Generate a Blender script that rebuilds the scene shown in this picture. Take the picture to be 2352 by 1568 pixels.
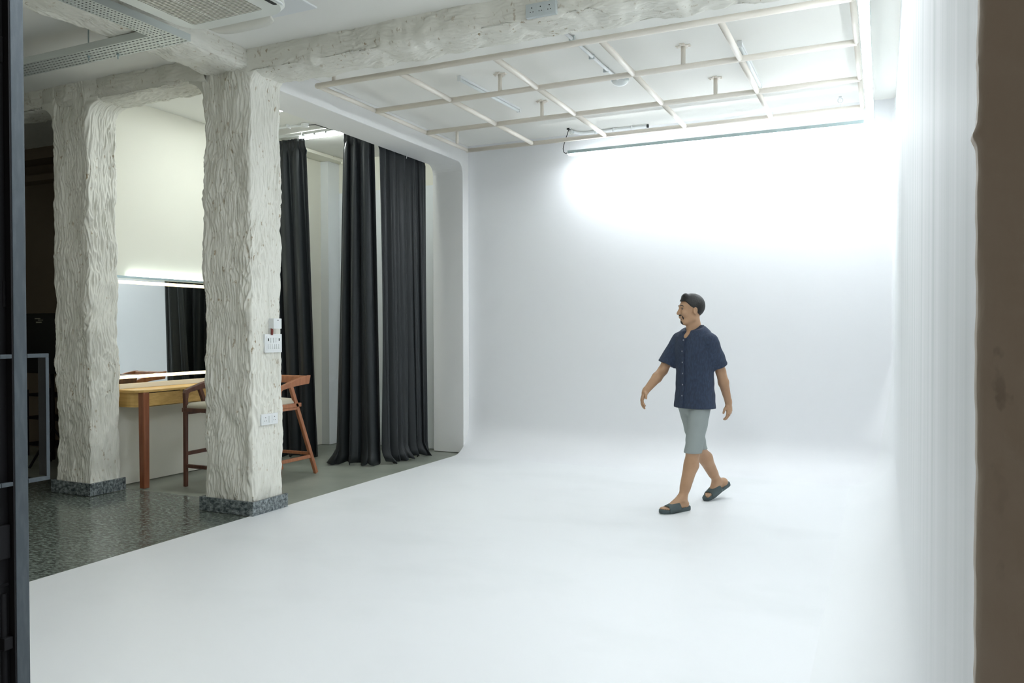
import bpy, math, random
import numpy as np
from math import sin, cos, pi, radians, sqrt
from mathutils import Vector, Matrix

for _o in list(bpy.data.objects):
    bpy.data.objects.remove(_o)
S = bpy.context.scene
COL = S.collection

# ------------------------------------------------------------------ camera
CAM_H = 1.42
yaw, pitch, roll = radians(25.07), radians(-0.85), radians(0.12)
fw = Vector((-sin(yaw)*cos(pitch), cos(yaw)*cos(pitch), sin(pitch)))
r0 = Vector((cos(yaw), sin(yaw), 0)); u0 = r0.cross(fw)
rr = r0*cos(roll) - u0*sin(roll); uu = r0*sin(roll) + u0*cos(roll)
cd = bpy.data.cameras.new('camera'); cam = bpy.data.objects.new('camera', cd); COL.objects.link(cam)
cd.sensor_width = 36; cd.lens = 1819/2352*36; cd.clip_start = 0.05
cam.matrix_world = Matrix(((rr.x, uu.x, -fw.x, 0), (rr.y, uu.y, -fw.y, 0), (rr.z, uu.z, -fw.z, CAM_H), (0, 0, 0, 1)))
S.camera = cam
# ------------------------------------------------------------------ world, exposure
S.view_settings.view_transform = 'Standard'; S.view_settings.look = 'None'
S.view_settings.gamma = 1; S.view_settings.use_curve_mapping = False
S.view_settings.exposure = 0.60
w = bpy.data.worlds.new('world'); S.world = w; w.use_nodes = True
bg = w.node_tree.nodes['Background']; bg.inputs[0].default_value = (1.0, 0.90, 0.78, 1); bg.inputs[1].default_value = 0.11
COOL = (0.90, 0.96, 1.0)
def area(name, loc, sx, sy, power, col, rot=(0, 0, 0)):
    l = bpy.data.lights.new(name, 'AREA'); l.shape = 'RECTANGLE'; l.size = sx; l.size_y = sy; l.energy = power; l.color = col
    o = bpy.data.objects.new(name, l); o.location = loc; o.rotation_euler = rot; COL.objects.link(o); return o
# unseen fill lights added above the frame: studio front half, then entrance side
area('front_fill_light', (-1.4, 2.7, 3.42), 0.06, 2.4, 29, COOL)
area('foyer_fill_light', (-5.6, 2.4, 3.48), 1.2, .3, 4, (1, .97, .90))
L_BACK, L_RIGHT, L_ALC, L_ALC2, L_MIR, L_WASH = 46, 19, 56, 32, 2.6, 8

# ------------------------------------------------------------------ material helpers
def mat(name, col, rough=0.6, metal=0.0, spec=0.5, noise=None, bump=None, sheen=0, coat=0):
    m = bpy.data.materials.new(name); m.use_nodes = True; nt = m.node_tree; b = nt.nodes['Principled BSDF']
    b.inputs['Base Color'].default_value = (*col, 1); b.inputs['Roughness'].default_value = rough
    b.inputs['Metallic'].default_value = metal; b.inputs['Specular IOR Level'].default_value = spec
    b.inputs['Sheen Weight'].default_value = sheen; b.inputs['Coat Weight'].default_value = coat
    if noise or bump:
        tc = nt.nodes.new('ShaderNodeTexCoord')
    if noise:   # (scale vec3, colour2, lo, hi, detail)
        sc, c2, lo, hi, det = noise
        mp = nt.nodes.new('ShaderNodeMapping'); mp.inputs['Scale'].default_value = sc
        n = nt.nodes.new('ShaderNodeTexNoise'); n.inputs['Scale'].default_value = 1; n.inputs['Detail'].default_value = det
        rp = nt.nodes.new('ShaderNodeValToRGB'); rp.color_ramp.elements[0].position = lo; rp.color_ramp.elements[1].position = hi
        rp.color_ramp.elements[0].color = (*col, 1); rp.color_ramp.elements[1].color = (*c2, 1)
        nt.links.new(tc.outputs['Object'], mp.inputs[0]); nt.links.new(mp.outputs[0], n.inputs['Vector'])
        nt.links.new(n.outputs[0], rp.inputs[0]); nt.links.new(rp.outputs[0], b.inputs['Base Color'])
    if bump:    # (scale vec3, strength, distance, detail)
        sc, st, di, det = bump
        mp = nt.nodes.new('ShaderNodeMapping'); mp.inputs['Scale'].default_value = sc
        n = nt.nodes.new('ShaderNodeTexNoise'); n.inputs['Scale'].default_value = 1; n.inputs['Detail'].default_value = det
        bp = nt.nodes.new('ShaderNodeBump'); bp.inputs['Strength'].default_value = st; bp.inputs['Distance'].default_value = di
        nt.links.new(tc.outputs['Object'], mp.inputs[0]); nt.links.new(mp.outputs[0], n.inputs['Vector'])
        nt.links.new(n.outputs[0], bp.inputs['Height']); nt.links.new(bp.outputs[0], b.inputs['Normal'])
    return m
def emat(name, col, st):
    m = bpy.data.materials.new(name); m.use_nodes = True; nt = m.node_tree; b = nt.nodes['Principled BSDF']
    b.inputs['Base Color'].default_value = (0.8, 0.8, 0.8, 1)
    b.inputs['Emission Color'].default_value = (*col, 1); b.inputs['Emission Strength'].default_value = st
    return m
M = {}
M['cyc_wall'] = mat('cyc_wall_paint', (.86, .87, .89), .50, bump=((3, 3, 3), .08, .02, 5))
M['cyc_floor'] = mat('cyc_floor_paint', (.86, .875, .89), .42, noise=((1.1, 1.6, 1), (.80, .82, .83), .50, .80, 8), bump=((5, 5, 5), .10, .004, 5))
def brushed():
    """white paint brushed vertically; the brush relief fades out toward the floor curve"""
    m = mat('brushed_wall_paint', (.86, .875, .885), .56); nt = m.node_tree; N = nt.nodes; L = nt.links; b = N['Principled BSDF']
    tc = N.new('ShaderNodeTexCoord'); mp = N.new('ShaderNodeMapping'); mp.inputs['Scale'].default_value = (0, 8, .12); L.new(tc.outputs['Object'], mp.inputs[0])
    n = N.new('ShaderNodeTexNoise'); n.inputs['Scale'].default_value = 1; n.inputs['Detail'].default_value = 6; L.new(mp.outputs[0], n.inputs['Vector'])
    rp = N.new('ShaderNodeValToRGB'); rp.color_ramp.elements[0].position = .42; rp.color_ramp.elements[1].position = .70; L.new(n.outputs[0], rp.inputs[0])
    sx = N.new('ShaderNodeSeparateXYZ'); L.new(tc.outputs['Object'], sx.inputs[0])
    mr = N.new('ShaderNodeMapRange'); mr.interpolation_type = 'SMOOTHSTEP'; mr.inputs['From Min'].default_value = .25; mr.inputs['From Max'].default_value = 1.5
    L.new(sx.outputs['Z'], mr.inputs['Value'])
    mu = N.new('ShaderNodeMath'); mu.operation = 'MULTIPLY'; L.new(rp.outputs[0], mu.inputs[0]); L.new(mr.outputs[0], mu.inputs[1])
    mx = N.new('ShaderNodeMix'); mx.data_type = 'RGBA'; mx.inputs[6].default_value = (.86, .875, .885, 1); mx.inputs[7].default_value = (.70, .74, .735, 1)
    L.new(mu.outputs[0], mx.inputs[0]); L.new(mx.outputs[2], b.inputs['Base Color'])
    m2 = N.new('ShaderNodeMath'); m2.operation = 'MULTIPLY'; m2.inputs[1].default_value = .30; L.new(mr.outputs[0], m2.inputs[0])
    bp = N.new('ShaderNodeBump'); bp.inputs['Distance'].default_value = .006; L.new(m2.outputs[0], bp.inputs['Strength']); L.new(n.outputs[0], bp.inputs['Height']); L.new(bp.outputs[0], b.inputs['Normal'])
    return m
M['right_wall'] = brushed()
M['ceiling'] = mat('ceiling_paint', (.88, .875, .83), .7, bump=((2, 2, 2), .06, .02, 4))
M['cream'] = mat('cream_wall_paint', (.85, .835, .73), .6, bump=((9, 9, 9), .1, .004, 4))
M['greywhite'] = mat('grey_white_paint', (.83, .86, .87), .6, bump=((9, 9, 9), .15, .006, 4))
M['trim'] = mat('smooth_column_paint', (.86, .86, .85), .55, bump=((6, 6, 6), .1, .006, 4))
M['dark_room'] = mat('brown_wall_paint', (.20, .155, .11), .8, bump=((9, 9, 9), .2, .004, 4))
M['grid'] = mat('grid_steel_paint', (.80, .75, .67), .45)
M['white_pl'] = mat('white_plastic', (.80, .82, .82), .35)
M['grey_pl'] = mat('grey_plastic', (.55, .60, .60), .4)
M['hole'] = mat('hole_and_gap_dark', (.012, .012, .012), .6)
M['alu'] = mat('aluminium', (.42, .52, .54), .35, .6)
M['frame_steel'] = mat('dark_steel_paint', (.075, .092, .105), .5, .3, noise=((60, 60, 12), (.10, .12, .135), .45, .7, 6), bump=((120, 120, 120), .2, .001, 3))
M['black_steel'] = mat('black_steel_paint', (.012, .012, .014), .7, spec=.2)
M['wood_red'] = mat('red_brown_wood', (.23, .070, .028), .38, noise=((30, 30, 3), (.36, .125, .055), .35, .7, 6))
M['wood_stool'] = mat('stool_wood', (.33, .125, .058), .42, noise=((40, 40, 5), (.44, .18, .085), .35, .7, 6))
M['wood_dark'] = mat('dark_stool_wood', (.085, .032, .020), .4, noise=((40, 40, 5), (.14, .055, .03), .35, .7, 6))
M['oak'] = mat('oak_veneer', (.56, .34, .10), .4, noise=((3, 14, 60), (.70, .46, .16), .35, .7, 6))
M['cushion'] = mat('cream_fabric', (.55, .52, .42), .85, sheen=.3, bump=((300, 300, 300), .3, .001, 2))
M['satin'] = mat('charcoal_satin', (.012, .0155, .018), .46, spec=.38, sheen=.06, bump=((500, 500, 60), .15, .0006, 2))
M['blackcloth'] = mat('black_cloth', (.006, .006, .006), .8)
M['label_print'] = mat('label_print', (.35, .34, .27), .7)
M['wire_white'] = mat('white_cable', (.7, .72, .7), .5)
M['wire_black'] = mat('black_cable', (.015, .018, .018), .5)
M['wire_red'] = mat('brown_red_cable', (.22, .04, .03), .5)
M['led_back'] = emat('led_diffuser', COOL, L_BACK); M['led_right'] = emat('led_diffuser_long', COOL, L_RIGHT)
M['led_alc'] = emat('led_batten_diffuser', (.93, 1, .97), L_ALC); M['led_panel'] = emat('led_panel_diffuser', (.93, 1, .97), L_ALC2)
M['led_mir'] = emat('warm_led_strip', (1, .80, .42), L_MIR); M['led_wash'] = emat('cool_led_strip', (.86, 1, .96), L_WASH)
M['lamp_off'] = mat('unlit_tube_glass', (.82, .86, .86), .3)
m = bpy.data.materials.new('mirror_glass'); m.use_nodes = True; b = m.node_tree.nodes['Principled BSDF']
b.inputs['Base Color'].default_value = (.84, .88, .87, 1); b.inputs['Metallic'].default_value = 1; b.inputs['Roughness'].default_value = .015; M['mirror'] = m
m = bpy.data.materials.new('door_glass'); m.use_nodes = True; b = m.node_tree.nodes['Principled BSDF']
b.inputs['Base Color'].default_value = (.80, .90, .84, 1); b.inputs['Transmission Weight'].default_value = 1; b.inputs['Roughness'].default_value = 0.0; b.inputs['IOR'].default_value = 1.02; M['glass'] = m

# rough trowelled plaster: warm white with brown specks caught in the grooves
def plaster(name, base, speck, amount):
    m = bpy.data.materials.new(name); m.use_nodes = True; nt = m.node_tree; N = nt.nodes; L = nt.links; b = N['Principled BSDF']
    b.inputs['Roughness'].default_value = .55
    tc = N.new('ShaderNodeTexCoord')
    def ns(sc, det, vec=(1, 1, 1)):
        mp = N.new('ShaderNodeMapping'); mp.inputs['Scale'].default_value = vec
        n = N.new('ShaderNodeTexNoise'); n.inputs['Scale'].default_value = sc; n.inputs['Detail'].default_value = det
        L.new(tc.outputs['Object'], mp.inputs[0]); L.new(mp.outputs[0], n.inputs['Vector']); return n
    n1 = ns(38, 3, (1, 1, .55)); n2 = ns(5, 3)
    rp = N.new('ShaderNodeValToRGB'); rp.color_ramp.elements[0].position = .665 - amount; rp.color_ramp.elements[1].position = .74 - amount
    rp.color_ramp.elements[0].color = (0, 0, 0, 1); rp.color_ramp.elements[1].color = (1, 1, 1, 1)
    L.new(n1.outputs[0], rp.inputs[0])
    mx = N.new('ShaderNodeMix'); mx.data_type = 'RGBA'; mx.inputs[6].default_value = (*base, 1); mx.inputs[7].default_value = (*speck, 1)
    r2 = N.new('ShaderNodeValToRGB'); r2.color_ramp.elements[0].position = .42; r2.color_ramp.elements[1].position = .66
    L.new(n2.outputs[0], r2.inputs[0])
    mu = N.new('ShaderNodeMath'); mu.operation = 'MULTIPLY'; L.new(rp.outputs[0], mu.inputs[0]); L.new(r2.outputs[0], mu.inputs[1])
    L.new(mu.outputs[0], mx.inputs[0]); L.new(mx.outputs[2], b.inputs['Base Color'])
    n3 = ns(110, 4, (1, 1, .3)); bp = N.new('ShaderNodeBump'); bp.inputs['Strength'].default_value = .35; bp.inputs['Distance'].default_value = .003
    L.new(n3.outputs[0], bp.inputs['Height']); L.new(bp.outputs[0], b.inputs['Normal'])
    return m
M['plaster'] = plaster('trowelled_plaster', (.80, .79, .715), (.38, .30, .19), .055)
M['plaster_brown'] = plaster('bare_brown_plaster', (.46, .39, .31), (.30, .25, .20), .03)

# granite
def granite(name, dark, light, scale, rough):
    m = bpy.data.materials.new(name); m.use_nodes = True; nt = m.node_tree; N = nt.nodes; L = nt.links; b = N['Principled BSDF']
    b.inputs['Roughness'].default_value = rough
    tc = N.new('ShaderNodeTexCoord'); mp = N.new('ShaderNodeMapping'); mp.inputs['Scale'].default_value = (1.0, 1.9, 1.6)
    mp.inputs['Rotation'].default_value = (0, 0, .35)
    n1 = N.new('ShaderNodeTexNoise'); n1.inputs['Scale'].default_value = scale; n1.inputs['Detail'].default_value = 9; n1.inputs['Roughness'].default_value = .68
    n1.inputs['Distortion'].default_value = .15
    rp = N.new('ShaderNodeValToRGB'); e = rp.color_ramp.elements
    e[0].position = .38; e[0].color = (*dark, 1); e[1].position = .66; e[1].color = (*light, 1)
    mid = e.new(.5); mid.color = (*[(a*2+c)/3 for a, c in zip(dark, light)], 1)
    L.new(tc.outputs['Object'], mp.inputs[0]); L.new(mp.outputs[0], n1.inputs['Vector']); L.new(n1.outputs[0], rp.inputs[0]); L.new(rp.outputs[0], b.inputs['Base Color'])
    return m
M['granite'] = granite('polished_granite', (.050, .062, .053), (.30, .34, .30), 27, .17)
M['granite_tile'] = granite('granite_skirting', (.035, .05, .055), (.36, .40, .41), 26, .25)
M['cement'] = mat('green_grey_cement', (.225, .245, .205), .42, noise=((2.2, 2.2, 2), (.33, .35, .30), .35, .75, 8), bump=((20, 20, 20), .1, .002, 4))

# ------------------------------------------------------------------ mesh helpers
class MB:
    def __init__(s): s.v = []; s.f = []
    def add(s, vs, fs):
        n = len(s.v); s.v += [tuple(p) for p in vs]; s.f += [tuple(i+n for i in f) for f in fs]; return s
    def box(s, a, b_):
        x0, y0, z0 = [min(p, q) for p, q in zip(a, b_)]; x1, y1, z1 = [max(p, q) for p, q in zip(a, b_)]
        return s.add([(x0, y0, z0), (x1, y0, z0), (x1, y1, z0), (x0, y1, z0), (x0, y0, z1), (x1, y0, z1), (x1, y1, z1), (x0, y1, z1)],
                     [(0, 3, 2, 1), (4, 5, 6, 7), (0, 1, 5, 4), (1, 2, 6, 5), (2, 3, 7, 6), (3, 0, 4, 7)])
    def beam(s, p, q, wd, ht, up=(0, 0, 1), w2=None, h2=None):
        """rectangular bar from p to q"""
        p, q = Vector(p), Vector(q); d = (q-p).normalized(); up = Vector(up)
        if abs(d.dot(up)) > .98: up = Vector((0, 1, 0))
        r = d.cross(up).normalized(); u = r.cross(d)
        w2 = w2 or wd; h2 = h2 or ht; vs = []
        for c, a, h in ((p, wd, ht), (q, w2, h2)):
            vs += [c-r*a/2-u*h/2, c+r*a/2-u*h/2, c+r*a/2+u*h/2, c-r*a/2+u*h/2]
        return s.add(vs, [(0, 3, 2, 1), (4, 5, 6, 7), (0, 1, 5, 4), (1, 2, 6, 5), (2, 3, 7, 6), (3, 0, 4, 7)])
    def tube(s, path, r, n=10, cap=True):
        P = [Vector(p) for p in path]; k = len(P); R = r if isinstance(r, (list, tuple)) else [r]*k
        ref = None; base = len(s.v); vs = []
        for i in range(k):
            t = (P[min(i+1, k-1)]-P[max(i-1, 0)]).normalized()
            if ref is None: ref = t.orthogonal().normalized()
            ref = (ref - t*ref.dot(t)).normalized(); bi = t.cross(ref)
            for j in range(n):
                a = 2*pi*j/n; vs.append(P[i]+(ref*cos(a)+bi*sin(a))*R[i])
        fs = [(i*n+j, i*n+(j+1) % n, (i+1)*n+(j+1) % n, (i+1)*n+j) for i in range(k-1) for j in range(n)]
        if cap: fs += [tuple(range(n-1, -1, -1)), tuple((k-1)*n+j for j in range(n))]
        return s.add(vs, fs)
    def loft(s, rings, cap=True):
        n = len(rings[0]); k = len(rings); vs = [p for r in rings for p in r]
        fs = [(i*n+j, i*n+(j+1) % n, (i+1)*n+(j+1) % n, (i+1)*n+j) for i in range(k-1) for j in range(n)]
        if cap: fs += [tuple(range(n-1, -1, -1)), tuple((k-1)*n+j for j in range(n))]
        return s.add(vs, fs)
    def prism(s, poly, vec):
        """polygon (3D points) extruded by vec"""
        v = Vector(vec); n = len(poly); P = [Vector(p) for p in poly]
        return s.add(P+[p+v for p in P], [tuple(range(n-1, -1, -1)), tuple(range(n, 2*n))]+[(i, (i+1) % n, n+(i+1) % n, n+i) for i in range(n)])
def put(name, mb, m, parent=None, smooth=False, bevel=0, local=False, seg=2, solid=0):
    me = bpy.data.meshes.new(name)
    if isinstance(mb, MB): vs, fs = mb.v, mb.f
    else: vs, fs = mb
    if len(vs) and not isinstance(vs, np.ndarray): vs = [tuple(p) for p in vs]
    if isinstance(vs, np.ndarray):
        me.vertices.add(len(vs)); me.vertices.foreach_set('co', vs.astype(np.float32).ravel())
        fs = np.asarray(fs, np.int32); k = fs.shape[1]
        me.loops.add(fs.size); me.loops.foreach_set('vertex_index', fs.ravel())
        me.polygons.add(len(fs)); me.polygons.foreach_set('loop_start', np.arange(0, fs.size, k, dtype=np.int32)); me.polygons.foreach_set('loop_total', np.full(len(fs), k, np.int32))
        me.update(calc_edges=True); me.validate()
    else:
        me.from_pydata(vs, [], fs)
    if parent is not None and not local:
        me.transform(parent_world(parent).inverted())
    me.materials.append(M[m] if isinstance(m, str) else m)
    if smooth: me.shade_smooth()
    import bmesh
    if not isinstance(vs, np.ndarray):
        bm = bmesh.new(); bm.from_mesh(me); bmesh.ops.recalc_face_normals(bm, faces=bm.faces); bm.to_mesh(me); bm.free()
    o = bpy.data.objects.new(name, me); COL.objects.link(o)
    if parent is not None: o.parent = parent
    if solid:
        md = o.modifiers.new('solid', 'SOLIDIFY'); md.thickness = solid; md.offset = 0
    if bevel:
        md = o.modifiers.new('bevel', 'BEVEL'); md.width = bevel; md.segments = seg; md.limit_method = 'ANGLE'; md.angle_limit = radians(40)
        if not smooth: pass
    return o
def parent_world(o):
    mw = Matrix.Identity(4); chain = []
    while o is not None: chain.append(o); o = o.parent
    for c in reversed(chain): mw = mw @ (Matrix.Translation(c.location) @ c.rotation_euler.to_matrix().to_4x4())
    return mw
def tag(o, label=None, cat=None, group=None, kind=None):
    if label: o['label'] = label
    if cat: o['category'] = cat
    if group: o['group'] = group
    if kind: o['kind'] = kind
    return o
def thing(name, label, cat, loc=(0, 0, 0), rz=0, group=None):
    o = bpy.data.objects.new(name, None); o.empty_display_size = .1; COL.objects.link(o); o.location = loc; o.rotation_euler = (0, 0, rz)
    return tag(o, label, cat, group)
def struct(name, mb, m, label=None, parent=None, **k):
    o = put(name, mb, m, parent, **k)
    if parent is None: tag(o, label, None, None, 'structure'); 
    return o
def rrect(x0, y0, x1, y1, r, n=5, z=0):
    pts = []
    for cx, cy, a0 in ((x1-r, y0+r, -90), (x1-r, y1-r, 0), (x0+r, y1-r, 90), (x0+r, y0+r, 180)):
        for i in range(n+1):
            a = radians(a0+90*i/n); pts.append((cx+r*cos(a), cy+r*sin(a), z))
    return pts

# numpy gradient noise ------------------------------------------------------
_rng = np.random.RandomState(7); _P = _rng.permutation(512).astype(np.int64); _P = np.concatenate([_P, _P, _P])
_G = _rng.normal(size=(512, 3)); _G /= np.linalg.norm(_G, axis=1)[:, None]
def pn(x, y, z):
    xi, yi, zi = np.floor(x).astype(np.int64), np.floor(y).astype(np.int64), np.floor(z).astype(np.int64)
    xf, yf, zf = x-xi, y-yi, z-zi; u, v, t = [a*a*a*(a*(a*6-15)+10) for a in (xf, yf, zf)]
    out = 0
    for dx in (0, 1):
        for dy in (0, 1):
            for dz in (0, 1):
                h = _P[(_P[(_P[(xi+dx) & 511]+yi+dy) & 511]+zi+dz) & 511]; g = _G[h]
                wgt = (u if dx else 1-u)*(v if dy else 1-v)*(t if dz else 1-t)
                out = out+wgt*(g[..., 0]*(xf-dx)+g[..., 1]*(yf-dy)+g[..., 2]*(zf-dz))
    return out*1.5
def strokes(P, axis, amp=.010, cross=30., stretch=5.5, low=.012):
    """comb and trowel strokes running along axis, plus slow lumps"""
    q = [P[..., i] for i in range(3)]
    w1 = pn(q[0]*3.1, q[1]*3.1, q[2]*2.2); w2 = pn(q[0]*7+9, q[1]*7, q[2]*4.5+3); w3 = pn(q[0]*3.3+19, q[1]*3.3+4, q[2]*2.4)
    sc = [cross]*3; sc[axis] = cross/stretch
    o = [q[i]*sc[i] for i in range(3)]
    for i in range(3):
        if i != axis: o[i] = o[i]+(w1*2.6+w2*1.1 if i == (axis+1) % 3 else w3*2.6-w2*1.1)
    n = pn(*o); rid = 1-np.abs(n)*2.1
    n2 = pn(o[0]*2.1+5, o[1]*2.1, o[2]*2.1)
    mask = .38+.95*np.clip(pn(q[0]*4+31, q[1]*4, q[2]*2.0)+.25, 0, 1)
    lumps = pn(q[0]*4.2, q[1]*4.2+7, q[2]*2.6)*low+pn(q[0]*12, q[1]*12+7, q[2]*8)*low*.45
    return amp*mask*(np.clip(rid, -.6, 1)-.35)+.28*amp*n2+lumps

# ------------------------------------------------------------------ the setting
XB = -4.37; YBK = 8.15; XR = 0.10; HC = 3.55; YOP = 1.03
struct('floor', MB().box((XB, -1.6, -.05), (XR+.5, YBK+.3, .0)), 'cyc_floor', 'glossy white painted studio floor')
struct('floor', MB().box((-11, -1.6, -.06), (XB, 4.98, -.004)), 'granite', 'polished dark grey speckled granite floor')
struct('floor', MB().box((-11, 4.98, -.06), (XB, YBK+.3, -.006)), 'cement', 'matt grey green cement floor of the dressing area')
struct('ceiling', MB().box((-11, -1.6, HC), (XR+.6, YBK+.3, HC+.12)), 'ceiling', 'smooth cream white ceiling')
# infinity cove: one profile swept along back wall, rounded corner and side wall
RC, RP = .36, .38
prof = [(RC-RC*sin(a), RC-RC*cos(a)) for a in [radians(i*7.5) for i in range(13)]]   # (distance from wall, height)
prof = [(RC+.02, -.003)] + [(max(d, 0), z) for d, z in prof] + [(0, HC)]
prof = prof[:-1]+[(0, z) for z in (.50, .70, .90, 1.1, 1.3, 2.4, HC)]
def plan(i, z):
    """i-th station of the path at height z: the corner is round at the floor and nearly sharp higher up"""
    rp = RP if z < RC else max(.035, RP*(1-(z-RC)/.9)**1.5 if z < RC+.9 else 0)
    a = radians(90-(i-1)*9)
    if i == 0: return XB, YBK, 0, -1
    if i == 12: return XR, YOP+.02, -1, 0
    return XR-rp+rp*cos(a), YBK-rp+rp*sin(a), -cos(a), -sin(a)
def cove(i0, i1):
    vs = []; n = len(prof)
    for i in range(i0, i1+1):
        for d, z in prof:
            x, y, nx, ny = plan(i, z); vs.append((x+nx*d, y+ny*d, z))
    fs = [(i*n+j, (i+1)*n+j, (i+1)*n+j+1, i*n+j+1) for i in range(i1-i0) for j in range(n-1)]
    return vs, fs
for nm, i0, i1, mt, lb in (('wall_back', 0, 6, 'cyc_wall', 'white back wall curving into the floor'), ('wall_right', 6, 12, 'right_wall', 'white side wall with brushed vertical streaks')):
    o = struct(nm, MB().add(*cove(i0, i1)), mt, lb, smooth=True)
# solid backing of those walls and the bare plaster end of the side wall
struct('wall_outer', MB().box((XB-.4, YBK+.02, 0), (XR+.5, YBK+.25, HC)).box((XR+.012, YOP+.06, 0), (XR+.5, YBK+.1, HC)), 'cyc_wall', 'masonry behind the white walls')
def end_face():
    """rough end of the side wall, facing the entrance, edge wavy"""
    nz, nx = 900, 60; z = np.linspace(0, HC, nz); t = np.linspace(0, 1, nx)
    Z, T = np.meshgrid(z, t, indexing='ij')
    edge = pn(Z*3.0, Z*0+.5, Z*0+2.3)*.0012+pn(Z*16, Z*0+3.5, Z*0+.3)*.0013+pn(Z*47, Z*0+3.5, Z*0+.3)*.0010
    edge = edge-.0052*np.exp(-((Z-1.640)/.009)**2)-.0014*np.exp(-((Z-1.725)/.006)**2)
    # section runs: along the wall's streaked side, round the arris, across the end
    s = T*.54
    X = XR-.002+edge+np.where(s < .03, 0, s-.03); Y = np.where(s < .03, YOP+.035-s, YOP+.005)
    near = np.clip((s-.03)/.02, 0, 1); X = X-edge*near*0
    P = np.stack([X, Y, Z], -1)
    Y = Y-strokes(P*1.7, 2, amp=.0035, cross=16, stretch=2.6, low=.007)*np.clip((s-.02)/.02, 0, 1)
    V = np.stack([X, Y, Z], -1).reshape(-1, 3)
    i = np.arange((nz-1)*nx).reshape(nz-1, nx)[:, :-1].ravel()
    return V, np.stack([i, i+1, i+nx+1, i+nx], 1)
struct('wall_end', end_face(), 'plaster_brown', 'bare brown plaster end of the side wall with a wavy arris', smooth=True)
# dressing area walls
XM = -6.33
struct('wall_left', MB().box((XM-.12, 4.9, 0), (XM, YBK+.1, HC)), 'cream', 'cream wall behind the dressing mirror')
struct('wall_alcove', MB().box((XM, YBK, 0), (XB-.40, YBK+.15, 3.14)), 'greywhite', 'grey white wall behind the curtains')
struct('wall_alcove', MB().box((XM, YBK+.0005, 3.14), (XB-.40, YBK+.15, HC)), 'cream', 'cream band at the top of the wall behind the curtains')
struct('beam', MB().box((XM, 6.95, 3.508), (-6.105, YBK, HC)), 'cream', 'shallow cream boxing under the dressing area ceiling')
struct('pillar', MB().box((XM, 7.93, 0), (-6.215, YBK, 3.507)), 'greywhite', 'grey white pilaster in the corner behind the curtains')
struct('wall_front', MB().box((-11, 1.2, 0), (-2.42, 1.35, HC)), 'cream', 'wall beside the entrance')
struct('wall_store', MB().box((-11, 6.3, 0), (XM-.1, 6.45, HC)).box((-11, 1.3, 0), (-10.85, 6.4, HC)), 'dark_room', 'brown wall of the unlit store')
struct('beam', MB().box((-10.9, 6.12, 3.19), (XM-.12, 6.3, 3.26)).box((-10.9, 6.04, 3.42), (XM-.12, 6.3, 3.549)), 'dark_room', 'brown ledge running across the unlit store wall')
# smooth white beam and column between studio and dressing area
def haunch():
    x0, x1 = -4.77, XB; zb = 3.335; mb = MB()
    poly = [(4.9, HC), (4.9, zb)]
    r = .115; yc = 8.02
    poly += [(yc-r+r*sin(a), zb-r+r*cos(a)) for a in [radians(i*15) for i in range(7)]]
    poly += [(yc, 0), (YBK+.02, 0), (YBK+.02, HC)]
    return mb.prism([(x0, y, z) for y, z in poly], (x1-x0, 0, 0))
o = struct('beam', haunch(), 'trim', 'smooth white beam and column with a rounded corner between studio and curtains', bevel=.006)

# rough plastered pillars and beams ----------------------------------------
def rr_section(x0, x1, y0, y1, r, n):
    """n points spaced evenly round a rounded rectangle with outward normals"""
    L = [x1-x0-2*r, pi*r/2, y1-y0-2*r, pi*r/2, x1-x0-2*r, pi*r/2, y1-y0-2*r, pi*r/2]; T = sum(L)
    out = []
    for k in range(n):
        s = T*k/n; i = 0
        while s > L[i]: s -= L[i]; i += 1
        if i == 0: p = (x0+r+s, y0); m_ = (0, -1)
        elif i == 2: p = (x1, y0+r+s); m_ = (1, 0)
        elif i == 4: p = (x1-r-s, y1); m_ = (0, 1)
        elif i == 6: p = (x0, y1-r-s); m_ = (-1, 0)
        else:
            a = s/r; c, a0 = {1: ((x1-r, y0+r), -pi/2), 3: ((x1-r, y1-r), 0), 5: ((x0+r, y1-r), pi/2), 7: ((x0+r, y0+r), pi)}[i]
            m_ = (cos(a0+a), sin(a0+a)); p = (c[0]+r*m_[0], c[1]+r*m_[1])
        out.append((*p, *m_))
    return np.array(out)
def grid_faces(nr, nc, wrap):
    i = np.arange((nr-1)*nc).reshape(nr-1, nc); j = np.roll(i, -1, 1) if wrap else None
    if not wrap: i = i[:, :-1]; j = i+1
    i, j = i.ravel(), j.ravel()
    return np.stack([i, j, j+nc, i+nc], 1)
def rough_pillar(name, label, x0, x1, y0, y1, flare_x, z0=.10, z1=HC):
    n, nz = 440, 380; sec = rr_section(x0+.012, x1-.012, y0+.012, y1-.012, .022, n)
    z = np.linspace(z0, z1, nz); Z = np.repeat(z[:, None], n, 1)
    X = np.repeat(sec[None, :, 0], nz, 0); Y = np.repeat(sec[None, :, 1], nz, 0); NX = np.repeat(sec[None, :, 2], nz, 0); NY = np.repeat(sec[None, :, 3], nz, 0)
    r = .13; zb = 3.37; t = np.clip((Z-(zb-r))/r, 0, 1); fl = r*(1-np.sqrt(np.clip(1-t*t, 0, 1)))
    fx = np.where(NX > .5, flare_x[1], np.where(NX < -.5, flare_x[0], 0))
    P = np.stack([X, Y, Z], -1); D = strokes(P, 2, amp=.0135, cross=46, stretch=8, low=.022)+.003
    D = D*(1+.35*(NY < -.5))
    X = X+NX*D+np.sign(NX)*fl*fx; Y = Y+NY*D
    V = np.stack([X, Y, Z], -1).reshape(-1, 3)
    return struct(name, (V, grid_faces(nz, n, True)), 'plaster', label, smooth=True)
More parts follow.
